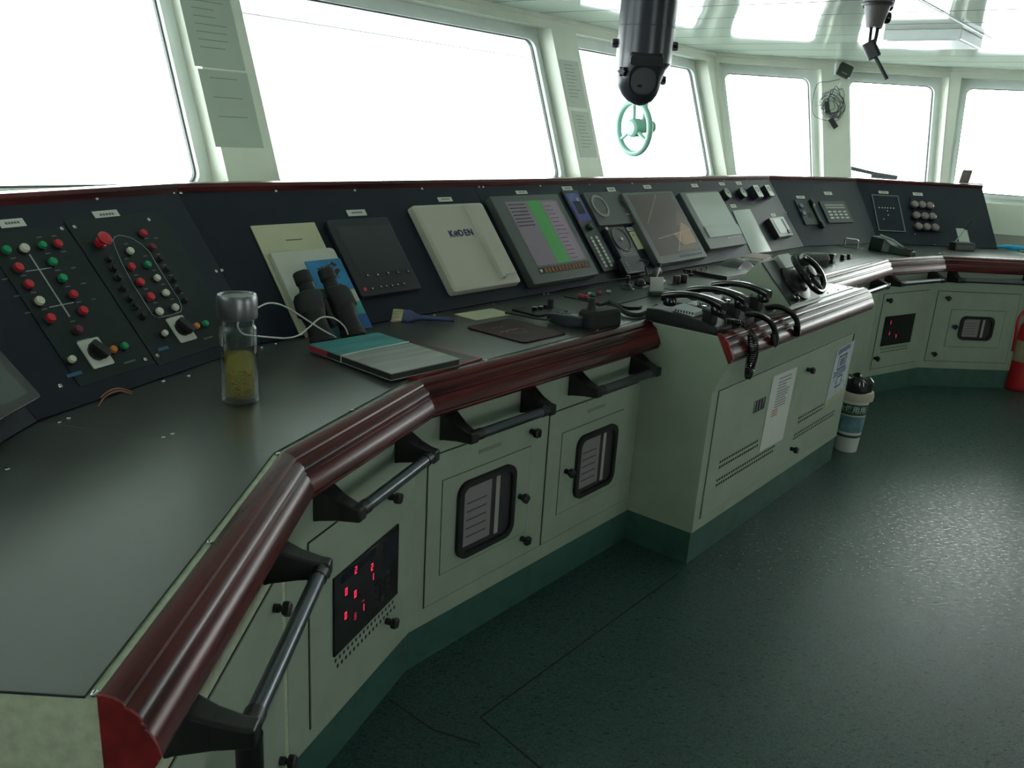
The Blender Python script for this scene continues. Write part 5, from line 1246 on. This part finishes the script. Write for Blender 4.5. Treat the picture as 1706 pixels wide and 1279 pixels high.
# metal plate to the right of the wheel with lever
x0, y0 = hit(D2, 1330, 505); x1, y1 = 2.62, -.02
r = thing('pedestal_control_plate', 'bright metal control plate right of the steering wheel with a black lever', 'control plate', D2 @ T(2.20, -.24, 0))
MB().box(-.03, .42, .0, .225, 0, .005).obj('base_plate', 'bright_plate', r, bevel=.001)
for i in range(4):
    for j in range(2): put('screw', screw_me, r, T(.0 + .13 * i, .018 + .185 * j, .005))
m = MB(); m.at(T(.23, .11, .005)); m.lathe([(.036, 0), (.034, .010), (.014, .020), (.012, .035)], 22); m.obj('lever_socket', 'black', r, smooth=True)
MB().tube([(.18, .11, .040), (.23, .11, .046), (.30, .11, .046)], .021, 14, rr=[.015, .020, .017]).obj('lever_grip', 'blackgloss', r, smooth=True)
# ---- far desk: black rounded box, knobs
x, y = hit(D2, 1350, 434, .02)
r = thing('black_rounded_case', 'rounded black case lying on the desk behind the steering wheel', 'case', D2 @ T(x, y, 0) @ RZ(rad(-15)))
MB().loft([[(p, q, z) for p, q in rrect(-w_, w_, -d_, d_, d_ * .9, 6)] for z, w_, d_ in [(0, .12, .055), (.03, .13, .062), (.05, .12, .055), (.06, .10, .04)]]).obj('body', 'blackmatte', r, smooth=True)
r = None
for px, py, h_, rr_ in [(1385, 437, .05, .022), (1403.5, 433, .032, .017), (1414, 431, .028, .014)]:
    x, y = hit(D2, px, py, 0)
    if r is None: r = thing('switch_plate', 'thin plate with three black block knobs of falling size on the far desk', 'switch', D2 @ T(x, y, 0)); bx0_, by0_ = x, y; MB().box(-.06, .36, -.05, .05, 0, .002).obj('base_plate', 'desk', r)
    m = MB(); m.at(T(x - bx0_, y - by0_, 0)); m.box(-rr_, rr_, -rr_ * .7, rr_ * .7, .002, h_); m.obj('knob', 'black', r, bevel=.004)
# pull handle on D
xa, ya = hit(D3, 1406, 410); xb, yb3 = hit(D3, 1428, 413)
r = thing('pull_handle', 'bright bent metal pull handle on the far desk', 'handle', D3 @ T(xa, ya, 0) @ RZ(math.atan2(yb3 - ya, xb - xa)))
Lh = math.dist((xa, ya), (xb, yb3)) ; MB().tube([(0, 0, 0), (0, 0, .045), (.006, 0, .052), (Lh - .006, 0, .052), (Lh, 0, .045), (Lh, 0, 0)], .006, 10).obj('bar', 'steel', r, smooth=True)
MB().box(-.03, Lh + .03, -.05, .03, 0, .003).obj('hatch_plate', 'desk', r)
# hand radio on D/E
xa, ya = hit(D3, 1455, 408, .03); xb, yb3 = hit(D4, 1522, 422, .02)
wa = D3 @ Vector((xa, ya, 0)); wb_ = D4 @ Vector((xb, yb3, 0)); an = math.atan2(wb_.y - wa.y, wb_.x - wa.x); Lr = (wb_ - wa).length
r = thing('hand_radio', 'dark green black hand radio lying in its cradle before the alarm board', 'radio', Matrix.Translation((wa.x, wa.y, ZD)) @ RZ(an))
MB().loft([[(x, y, z) for y, z in [(-w_, 0), (w_, 0), (w_ * .8, h_), (-w_ * .8, h_)]] for x, w_, h_ in [(0, .05, .09), (.10, .055, .085), (.14, .04, .055), (Lr * .75, .035, .04), (Lr, .03, .03)]]).obj('body', 'dark_radio', r, bevel=.006)
MB().tube([(.06, -.03, .10), (.16, -.045, .085), (.24, -.04, .05)], .008, 8).obj('cable', 'grey_mint', r, smooth=True)
MB().tube([(Lr * .4, 0, .048), (Lr * .98, -.01, .035)], .010, 8).obj('aerial', 'black', r, smooth=True)
# charger at end of E with coiled wire
x, y = hit(D4, 1607, 418)
r = thing('radio_charger', 'black radio charger dock at the right end of the farthest panel', 'charger', D4 @ T(x, y + .04, 0))
MB().loft([[(p, q, z) for p, q in rrect(-w_, w_, -d_, d_, .012, 3)] for z, w_, d_ in [(0, .072, .045), (.045, .070, .043), (.055, .062, .036)]]).obj('body', 'black', r, bevel=.002)
MB().box(-.062, .062, -.046, -.044, .010, .040).obj('front_label', 'bezel_grey', r)
MB().tube([(-.055, 0, .05), (-.02, .0, .12), (.03, .0, .20)], .004, 8).obj('aerial', 'white_mark', r, smooth=True)
MB().tube([(-.005, 0, .14), (.03, 0, .20)], .011, 8).obj('aerial_grip', 'black', r, smooth=True)
M['glove'] = mat('bright_blue_rubber', (0.0, 0.32, 0.62), 0.45, noise=0.2, nscale=20)
x, y = hit(D4, 1672, 410, .02)
r = thing('rubber_gloves', 'bright blue rubber gloves lying on the farthest desk at the right edge', 'gloves', D4 @ T(x, y, 0) @ RZ(rad(-32)))
MB().loft([[(x_, y_, .018 + z_) for y_, z_ in rrect(-w_, w_, -h_, h_, h_ * .8, 4)] for x_, w_, h_ in [(-.01, .012, .007), (.0, .03, .012), (.05, .045, .016), (.12, .042, .015), (.20, .05, .017), (.28, .055, .016), (.34, .05, .010)]]).obj('palm', 'glove', r, smooth=True)
for i in range(4): MB().tube([(.02, -.03 + .02 * i, .018), (-.03 - .008 * (i % 3), -.036 + .022 * i, .014), (-.055, -.034 + .02 * i, .010)], .009, 8).obj('finger', 'glove', r, smooth=True)
MB().box(.10, .34, -.075, -.05, .0, .010).obj('cuff_edge', 'dial_grey', r, bevel=.003)
M['darkolive'] = mat('dark_olive_plastic', (0.020, 0.024, 0.016), 0.4)
M['cable_dark'] = mat('dark_cable_sheath', (0.030, 0.028, 0.036), 0.5)
M['brownbox'] = mat('grey_brown_plastic', (0.12, 0.085, 0.080), 0.5)
M['stickeryellow'] = mat('yellow_green_sticker', (0.42, 0.46, 0.04), 0.5)
M['wire_orange'] = mat('orange_brown_wire', (0.36, 0.13, 0.07), 0.5)
M['print_grey'] = mat('grey_printed_text', (0.30, 0.30, 0.34), 0.7)
M['print_red'] = mat('faded_red_text', (0.48, 0.26, 0.20), 0.7)
M['print_blue'] = mat('navy_print', (0.03, 0.05, 0.13), 0.7)
M['print_slate'] = mat('slate_blue_print', (0.17, 0.22, 0.32), 0.7)
M['paper_blue'] = mat('pale_blue_paper', (0.55, 0.60, 0.66), 0.6, noise=0.1, nscale=14)
M['tub_rim'] = mat('cream_tub_rim', (0.58, 0.50, 0.42), 0.5)
M['band_green'] = mat('dark_green_band', (0.03, 0.10, 0.06), 0.5)
M['band_blue'] = mat('blue_landscape_band', (0.16, 0.28, 0.34), 0.5, noise=0.4, nscale=14)
M['band_dark'] = mat('dark_band', (0.05, 0.06, 0.07), 0.5)
M['letter_pale'] = mat('pale_lettering', (0.55, 0.60, 0.55), 0.5)
M['ext_red'] = mat('fire_red_enamel', (0.55, 0.012, 0.02), 0.3)
M['label_cream'] = mat('cream_sleeve', (0.42, 0.35, 0.22), 0.5)
# ================================================================== HANGING THINGS, WALL THINGS, FLOOR THINGS
def at_depth(px, py, dep):
    return CAMPOS + (_f + _r * ((px - 853) / FPX) - _u * ((py - 639.5) / FPX)) * dep
# --- periscope tube
M['tube_navy'] = mat('blue_black_tube_enamel', (0.016, 0.017, 0.026), 0.28)
pc = at_depth(1065, 176, 3.0)
ps = thing('compass_periscope', 'thick blue black viewing tube hanging from the ceiling with a mirror at its end', 'periscope', Matrix.Translation((pc.x, pc.y, ZC)))
H_ = ZC - pc.z; R0 = .097
MB().lathe([(R0, 0), (R0, -H_ + .26)], 40).obj('tube', 'tube_navy', ps, smooth=True)
MB().lathe([(R0 + .0015, -H_ + .262), (R0 + .0015, -H_ + .256), (R0 - .003, -H_ + .254)], 40).obj('collar', 'tube_navy', ps, smooth=True)
head = [(R0, -H_ + .255), (R0, -H_ + .16)]
fm_ = []
n = 40
for z, r, sh in [(.255, R0, 0), (.17, R0, 0), (.14, R0 * .99, -.001), (.12, R0 * .90, -.008), (.09, R0 * .86, -.011), (.06, R0 * .78, -.010), (.035, R0 * .64, -.006), (.015, R0 * .45, -.002), (.004, R0 * .2, 0), (.0, R0 * .04, 0)]:
    fm_.append([(sh + r * math.cos(2 * math.pi * k / n), r * math.sin(2 * math.pi * k / n), -H_ + z) for k in range(n)])
MB().loft(fm_).obj('head', 'tube_navy', ps, smooth=True)
# mirror facing the helmsman
to = (Vector((CAMPOS.x + .25, CAMPOS.y, 0)) - Vector((pc.x, pc.y, 0))).normalized(); sx_ = Vector((-to.y, to.x, 0)); 
def pf_(v, up): # frame with z towards helmsman
    zz = (to + Vector((0, 0, up))).normalized(); xx = Vector((0, 0, 1)).cross(zz).normalized(); yy = zz.cross(xx); return frame(v, xx, yy, zz)
mfr = pf_(to * (R0 * .80) + Vector((0, 0, -H_ + .085)), -.35)
M['mirror'] = mat('dim_mirror', (0.10, 0.10, 0.105), 0.12, metal=0.3)
m = MB(); m.prism([(x, y) for x, y in rrect(-.050, .050, -.058, .055, .049, 8)], -.012, .004); m.obj('mirror_rim', 'black', ps, mw=mfr)
m = MB(); m.prism([(x, y) for x, y in rrect(-.043, .043, -.051, .040, .042, 8)], .004, .006); m.obj('mirror', 'mirror', ps, mw=mfr)
m = MB(); m.loft([[(x, y, z) for x, y in rrect(-.056 * k, .060 * k, -.012, .022, .011, 5)] for z, k in [(-.02, 1), (.022, .95)]]); m.obj('hood', 'blackmatte', ps, mw=mfr @ T(0, .060, 0), bevel=.002)
kn = MB(); kn.loft([[(q * (1 + .18 * math.cos(6 * a)) * math.cos(a), q * (1 + .18 * math.cos(6 * a)) * math.sin(a), z) for a in [2 * math.pi * i / 36 for i in range(36)]] for z, q in [(0, .014), (.014, .014), (.018, .011)]]); kme = kn.mesh('clamp_knob', 'black', True)
for v, ax in [(sx_ * -.070 + to * .062 + Vector((0, 0, -H_ + .105)), to - sx_ * .5), (sx_ * .066 + Vector((0, 0, -H_ + .088)), sx_), (sx_ * .094 + Vector((0, 0, -H_ + .20)), sx_), (-sx_ * .096 + Vector((0, 0, -H_ + .20)), -sx_), (sx_ * .094 + Vector((0, 0, -H_ + .38)), sx_), (sx_ * .094 + Vector((0, 0, -H_ + .375)), sx_)][:5]:
    put('clamp_knob', kme, ps, Matrix.Translation(v) @ ax.to_track_quat('Z', 'Y').to_matrix().to_4x4())
# --- mint handwheel
M['mintwheel'] = mat('mint_green_enamel', (0.33, 0.62, 0.50), 0.35)
hc = at_depth(1056, 213, 3.9)
hw = thing('handwheel', 'small mint green hand wheel hanging behind the viewing tube', 'hand wheel', Matrix.Translation(hc))
va = (Vector((0.20, -1.0, -0.1))).normalized()
axh = (Vector((-.88, -.55, -.10))).normalized(); Q = axh.to_track_quat('Z', 'Y').to_matrix().to_4x4()
MB().torus(.114, .0145, 44, 12).obj('rim', 'mintwheel', hw, smooth=True, mw=Q)
MB().lathe([(.036, -.034), (.041, -.028), (.041, .014), (.030, .022)], 20).obj('hub', 'mintwheel', hw, smooth=True, mw=Q)
for a in (90, 210, 330): MB().tube([(0, 0, 0), (.108 * math.cos(rad(a)), .108 * math.sin(rad(a)), 0)], .009, 10).obj('spoke', 'mintwheel', hw, smooth=True, mw=Q)
gv = (axh * -.055)
m = MB(); m.tube([(0, 0, 0), tuple(axh * -.11)], .026, 16); m.obj('gear_case', 'mintwheel', hw, smooth=True)
MB().tube([tuple(gv), tuple(gv + Vector((0, 0, ZC - hc.z)))], .014, 12).obj('shaft', 'frame', hw, smooth=True)
# --- hanging searchlight control / clamp lamp
M['lampgrey'] = mat('brown_grey_housing', (0.10, 0.085, 0.08), 0.4)
lp = at_depth(1456, 46, 3.3); lt = thing('clamp_lamp', 'dark conical ceiling fitting with black clamps and a hinged rod hanging down', 'lamp', Matrix.Translation((lp.x, lp.y, ZC)))
zz0 = lp.z - ZC
m = MB(); m.lathe([(.055, 0), (.055, zz0 + .085), (.050, zz0 + .08), (.047, zz0 + .07), (.030, zz0), (.0, zz0)], 28); m.obj('housing', 'lampgrey', lt, smooth=True)
m = MB(); m.lathe([(.058, zz0 + .088), (.060, zz0 + .084), (.058, zz0 + .076)], 28); m.obj('ring', 'black', lt, smooth=True)
def rel(px, py, dep=3.3): return tuple(at_depth(px, py, dep) - Vector((lp.x, lp.y, ZC)))
MB().tube([rel(1452, 42), rel(1450, 60), rel(1448.5, 74)], .006, 10).obj('rod', 'black', lt, smooth=True)
MB().tube([rel(1463, 42), rel(1460, 60), rel(1456, 76)], .007, 10).obj('rod', 'black', lt, smooth=True)
a, b_ = Vector(rel(1447, 72)), Vector(rel(1458, 97)); dq = (b_ - a).normalized()
m = MB(); m.at(Matrix.Translation(a) @ dq.to_track_quat('Z', 'X').to_matrix().to_4x4()); m.prism(rrect(-.024, .024, -.012, .012, .009, 4), -.004, (b_ - a).length); m.obj('hinge_bracket', 'black', lt, bevel=.003)
MB().tube([rel(1459, 96), rel(1478, 132)], .007, 10).obj('rod', 'black', lt, smooth=True)
for px, py, s in [(1485, 2, .016), (1483, 12, .015), (1478, 30, .022), (1467, 43, .012), (1440, 10, .010)]:
    v = Vector(rel(px, py)); d_ = (Vector((v.x, v.y, 0))).normalized()
    m = MB(); m.at(Matrix.Translation(v - d_ * s * 1.6) @ d_.to_track_quat('Z', 'Y').to_matrix().to_4x4()); m.lathe([(s * .45, -.01), (s * .45, s * .8), (s, s), (s, s * 1.8), (s * .6, s * 2)], 14); m.obj('clamp_knob', 'black', lt, smooth=True)
# --- ceiling light box
def ceilpt(px, py, z): 
    d = _f + _r * ((px - 853) / FPX) - _u * ((py - 639.5) / FPX); return CAMPOS + d * ((z - EYE) / d.z)
u_ = dv(51.5).to_3d(); v_ = nv(51.5).to_3d(); B_ = Vector((2.165, 4.68, ZC))
lb = thing('ceiling_light_box', 'shallow white boxed fitting on the ceiling at the upper right', 'ceiling light', frame(B_, u_, v_, Vector((0, 0, 1))))
MB().box(0, .47, 0, .385, -.05, 0).obj('housing', 'frame', lb, bevel=.004)
MB().box(.02, .45, .02, .365, -.054, -.05).obj('diffuser', 'frame', lb, bevel=.001)
# --- ceiling wire
a = ceilpt(1530, 0, ZC - .004); b_ = ceilpt(1652, 66, ZC - .004)
tag(MB().tube([tuple(a), tuple(b_)], .003, 8).obj('ceiling_wire', 'frame', None, smooth=True), 'thin pale wire running diagonally across the ceiling at upper right', 'wire')

# --- wall frames
def wframe(k):
    o = Vector((WP[k].x, WP[k].y, ZC)); u = dv(WH[k]).to_3d(); up = (nv(WH[k]).to_3d() * TAU + Vector((0, 0, 1))).normalized(); return frame(o, u, up, u.cross(up))
WF = [wframe(k) for k in range(4)]
def notice(k, pts, label, cat='notice', lines=8, m_='notice_green', seed=1):
    X = quad(WF[k], pts); r = thing('paper_notice', label, cat, WF[k] @ T((X[0] + X[1]) / 2, (X[2] + X[3]) / 2, 0)); w = (X[1] - X[0]) / 2; h = (X[3] - X[2]) / 2
    MB().box(-w, w, -h, h, .0, .0016).obj('sheet', m_, r)
    rn = random.Random(seed); m = MB()
    for i in range(lines):
        y = h * .78 - i * h * 1.5 / lines; m.box(-w * .62, w * (.2 + .5 * rn.random()), y, y + .0035, .0016, .0019)
    m.obj('printed_line', 'notice_ink', r); return r
M['notice_green'] = mat('aged_pale_paper', (0.40, 0.45, 0.38), 0.6, noise=0.04, nscale=5)
M['notice_pale'] = mat('translucent_pale_paper', (0.50, 0.53, 0.47), 0.6)
M['notice_ink'] = mat('faded_print', (0.22, 0.26, 0.21), 0.7)
notice(1, [(290, -28), (378, -22), (408, 116), (327, 112)], 'upper paper notice on the nearest window pillar', seed=2)
notice(1, [(328, 116), (409, 120), (441, 247), (360, 244)], 'lower paper notice on the nearest window pillar', lines=3, seed=5)
notice(1, [(929, 98), (962, 103), (978, 180), (948, 178)], 'upper paper notice on the second window pillar', m_='notice_pale', lines=10, seed=3)
notice(1, [(950, 185), (979, 186), (996, 262), (970, 262)], 'lower paper notice on the second window pillar', m_='notice_pale', lines=10, seed=4)
# --- speaker and cable tangle on the pillar
x, y = hit(WF[2], 1407, 118, .05)
r = thing('small_speaker', 'small dark square speaker on a white bracket at the top of the third pillar', 'speaker', WF[2] @ T(x, y, 0))
m = MB(); m.at(RZ(rad(-22))); m.prism(rrect(-.050, .050, -.045, .045, .012, 4), .035, .075); m.obj('body', 'darkolive', r, bevel=.004)
m = MB(); m.at(RZ(rad(-22))); m.box(-.022, .022, -.035, -.027, .075, .0765); m.obj('badge', 'dial_grey', r)
m = MB(); m.box(-.06, .055, -.02, .075, 0, .035); m.obj('bracket', 'frame', r, bevel=.004)
x, y = hit(WF[2], 1384, 178, .02)
r = thing('cable_tangle', 'tangled bundle of thin dark cables with two plugs hanging on the third pillar', 'cables', WF[2] @ T(x, y, 0))
rnd = random.Random(11)
for i in range(9):
    R1, R2 = .05 + .05 * rnd.random(), .06 + .05 * rnd.random(); cx, cy = rnd.uniform(-.03, .04), rnd.uniform(-.02, .05); ph = rnd.random() * 6
    pts = [(cx + R1 * math.cos(a / 5 + ph) * (1 + .12 * math.sin(a)), cy + R2 * math.sin(a / 5 + ph) * (1 + .1 * math.cos(a * 1.7)), .008 + .003 * i + .004 * math.sin(a)) for a in range(0, 34)]
    MB().tube(pts, .0016 + .0008 * (i % 2), 6).obj('cable_loop', 'cable_dark', r, smooth=True)
MB().tube(smooth_path([(.05, .20, .05), (-.02, .19, .02), (-.10, .17, .02), (-.135, .06, .02), (-.13, -.06, .02), (-.06, -.10, .02), (.05, -.10, .02), (.10, -.02, .02), (.09, .08, .02)]), .002, 6).obj('cable_loop', 'cable_dark', r, smooth=True)
MB().tube(smooth_path([(.06, .18, .04), (.05, .12, .01), (.02, .08, .01), (-.05, .03, .01), (-.10, .0, .01)]), .003, 6).obj('cable_loop', 'frame', r, smooth=True)
for (px, py, rz) in [(-.035, -.005, 5), (.02, -.125, 35)]:
    m = MB(); m.at(T(px, py, .015) @ RZ(rad(rz))); m.prism(rrect(-.017, .017, -.040, .040, .005, 3), 0, .022); m.obj('plug', 'black', r, bevel=.003)
m = MB(); m.at(T(.01, .085, .0)); m.prism([(-.05, -.02), (.03, .0), (.06, .08), (.01, .07)], 0, .012); m.obj('white_tape', 'frame', r, bevel=.003)
# --- wiper outside window 5 and the brown box on the right sill
x0, y0 = hit(WF[2], 1417, 280, -.20); x1, y1 = hit(WF[2], 1495, 294, -.20)
r = thing('window_wiper', 'dark wiper arm lying along the bottom outside the fifth window', 'wiper', WF[2] @ T(x0, y0, -.20))
dxw, dyw = x1 - x0, y1 - y0
MB().tube([(0, 0, 0), (dxw * .5, dyw * .7, 0), (dxw, dyw, 0)], .016, 8, rr=[.016, .014, .008]).obj('arm', 'cable_dark', r, smooth=True)
MB().tube([(dxw * .45, dyw * .72 - .02, -.01), (dxw * 1.0, dyw - .012, -.01)], .014, 6).obj('blade', 'cable_dark', r, smooth=True)
x, y = hit(WF[3], 1608, 294, .03)
r = thing('brown_device', 'small brown box standing tilted at the left end of the right window sill', 'box', WF[3] @ T(x, y, .0))
MB().hexa([(-.035, -.045, .0), (.030, -.045, 0), (.030, -.045, .05), (-.035, -.045, .05), (-.022, .045, 0), (.042, .045, 0), (.042, .045, .05), (-.022, .045, .05)]).obj('body', 'brownbox', r, bevel=.004)
x, y = hit(WF[3], 1617, 315, .01)
r = thing('sill_label_block', 'pale block with a yellow green sticker below the brown box', 'label', WF[3] @ T(x, y, .0))
MB().box(-.075, .075, -.05, .045, 0, .022).obj('block', 'frame', r, bevel=.003)
MB().box(.008, .062, -.028, .030, .022, .0235).obj('sticker', 'stickeryellow', r)
# --- thin orange wires by the left panel foot
pts = [hz(D1, *q) for q in [(163, 677, .004), (172, 664, .012), (184, 655, .022), (197, 651, .022), (210, 653, .014), (221, 657, .005)]]
r = thing('loose_wires', 'two thin orange brown wires poking out at the foot of the left panel', 'wires', D1)
MB().tube(smooth_path(pts), .0016, 6).obj('wire', 'wire_orange', r, smooth=True)
MB().tube([Vector(p) + Vector((.004, .006, .004)) for p in smooth_path(pts)][6:], .0016, 6).obj('wire', 'wire_orange', r, smooth=True)
# --- papers on the pedestal door
PD = PFM @ T(0, 0, OUT)
def sheet_on(pts, label, mats, build):
    h = [hit(PD, *p) for p in pts]; c = (sum(p[0] for p in h) / 4, sum(p[1] for p in h) / 4); r = thing('paper_notice', label, 'notice', PD @ T(c[0], c[1], 0))
    L_ = [(p[0] - c[0], p[1] - c[1]) for p in h]; m = MB(); m.prism(L_, .0012, .0022); m.obj('sheet', mats, r)
    P2_ = lambda s, t: (L_[3][0] * (1 - s) * (1 - t) + L_[2][0] * s * (1 - t) + L_[0][0] * (1 - s) * t + L_[1][0] * s * t, L_[3][1] * (1 - s) * (1 - t) + L_[2][1] * s * (1 - t) + L_[0][1] * (1 - s) * t + L_[1][1] * s * t)
    build(r, P2_); return r
def b1(r, P):
    rn = random.Random(2); m = MB()
    for i, t in enumerate([.93, .88, .84, .80, .76, .725, .69, .655, .62, .585, .55]): strip(m, [P(.28, t), P(.62 + .2 * rn.random(), t)], .0055, .0022, .0003)
    m.obj('printed_line', 'print_grey', r)
    m = MB()
    for t in [.51, .475, .44]: strip(m, [P(.22, t), P(.46, t)], .006, .0022, .0003)
    m.obj('printed_line', 'print_red', r, label='faded red printed lines')
sheet_on([(1288, 627), (1328, 611), (1303, 731), (1264, 753)], 'long white sheet of printed lines taped to the pedestal door', 'paper', b1)
def b2_(r, P):
    m = MB()
    for s0, s1, t0, t1 in [(.25, .68, .60, .82), (.40, .66, .26, .44)]:
        for (a, b) in [((s0, t0), (s1, t0)), ((s1, t0), (s1, t1)), ((s1, t1), (s0, t1)), ((s0, t1), (s0, t0))]: strip(m, [P(*a), P(*b)], .007, .0022, .0003)
    m.obj('blue_frame', 'print_blue', r)
    m = MB(); q = [P(.34, .64), P(.60, .64), P(.60, .78), P(.34, .78)]; m.prism(q, .0022, .0026); m.obj('blue_picture', 'print_slate', r)
    m = MB()
    rn = random.Random(9)
    for t in (.56, .525, .49): strip(m, [P(.12, t), P(.80, t)], .007, .0022, .0003)
    for i in range(16): s = rn.random() * .8 + .1; t = rn.random() * .75 + .2; strip(m, [P(s, t), P(min(s + .08, .95), t)], .005, .0022, .0003)
    m.obj('printed_line', 'print_slate', r)
    m = MB(); q = [P(.0, .0), P(1, .0), P(1, .11), P(.0, .11)]; m.prism(q, .0022, .0027); m.obj('yellowed_strip', 'folder', r)
    m = MB(); q = [P(.1, .88), P(.8, .90), P(.75, .98), (P(.12, .97))]; m.prism(q, .0022, .0026); m.obj('blue_title', 'print_slate', r)
sheet_on([(1395, 582), (1424, 566), (1403, 654), (1372, 680)], 'pale notice with blue framed diagrams at the right edge of the pedestal door', 'paper_blue', b2_)
# --- cup (bucket shaped paper tub) on the floor
bxy = ceilpt(1408, 748, 0.0)
tb = thing('paper_tub', 'tall white printed tub with a black bag in it, standing right of the pedestal', 'bin', Matrix.Translation((bxy.x, bxy.y, 0)))
MB().lathe([(.0, 0), (.052, 0), (.055, .004), (.076, .32), (.073, .32), (.053, .008), (0, .006)], 30, cap=False).obj('tub', 'paper', tb, smooth=True)
MB().lathe([(.074, .278), (.087, .280), (.090, .300), (.086, .322), (.074, .325)], 30).obj('rim', 'tub_rim', tb, smooth=True)
MB().lathe([(.0560 + .0212 * z / .32, z) for z in (.205, .262)] , 30, cap=False).obj('printed_band', 'band_green', tb, label='dark green printed band')
MB().lathe([(.0550 + .0212 * z / .32, z) for z in (.110, .198)], 30, cap=False).obj('printed_band', 'band_blue', tb, label='blue picture band')
MB().lathe([(.0550 + .0212 * z / .32, z) for z in (.082, .096)], 30, cap=False).obj('printed_band', 'band_dark', tb, label='thin dark band')
fm_ = []
for z, q, s in [(.300, .074, 0), (.335, .078, 1), (.375, .072, 2), (.392, .052, 3), (.385, .02, 4)]:
    fm_.append([(q * (1 + .10 * math.sin(3 * a + s) + .05 * math.sin(7 * a)) * math.cos(a), q * (1 + .10 * math.sin(3 * a + s)) * math.sin(a), z + .008 * math.sin(4 * a + s)) for a in [2 * math.pi * k / 30 for k in range(30)]])
MB().loft(fm_).obj('bin_bag', 'blackgloss', tb, smooth=True)
cd = (Vector((CAMPOS.x, CAMPOS.y, 0)) - Vector((bxy.x, bxy.y, 0))).normalized(); ca = math.atan2(cd.y, cd.x)
for i, ch in enumerate('大使用用'):
    a = ca + .50 * (i - 1.5)
    text(ch, .036, 'letter_pale', tb, RZ(a) @ T(.0726, 0, .234) @ RZ(rad(90)) @ RX(rad(90)), 'lettering', .0006)
# --- fire extinguisher
ep = ceilpt(1694, 648, 0.0)
ex = thing('fire_extinguisher', 'red fire extinguisher standing on the floor at the right edge', 'fire extinguisher', Matrix.Translation((ep.x, ep.y, 0)))
MB().lathe([(0, .004), (.072, .004), (.078, .012), (.078, .40), (.070, .44), (.045, .47), (.026, .48), (.026, .50)], 32).obj('cylinder', 'ext_red', ex, smooth=True)
MB().lathe([(.0785, .016), (.080, .020), (.080, .034), (.0785, .038)], 32).obj('base_ring', 'ext_red', ex, smooth=True)
MB().lathe([(.026, .498), (.026, .53), (.018, .54)], 20).obj('valve', 'steel', ex, smooth=True)
MB().box(-.012, .10, -.010, .010, .535, .550).obj('lever', 'ext_red', ex, bevel=.003); MB().box(-.012, .11, -.010, .010, .560, .570).obj('lever', 'ext_red', ex, bevel=.003)
MB().tube(smooth_path([(-.02, 0, .525), (-.07, .0, .53), (-.10, .0, .47), (-.092, .0, .36), (-.088, .0, .26)]), .010, 10).obj('hose', 'ext_red', ex, smooth=True)
MB().lathe([(.079, .20), (.0792, .201), (.0792, .34), (.079, .341)], 32, cap=False).obj('label_sleeve', 'label_cream', ex)
# seams in the floor covering
def seam(pts):
    m = MB(); strip(m, [tuple(ceilpt(*p, 0.0))[:2] for p in pts], .0045, .0002, .0008); o = m.obj('trim_9', 'seal'); struct(o)
seam([(800, 1195), (1130, 955)]); seam([(800, 1195), (900, 1279)]); seam([(648, 1165), (720, 1215), (800, 1240)])
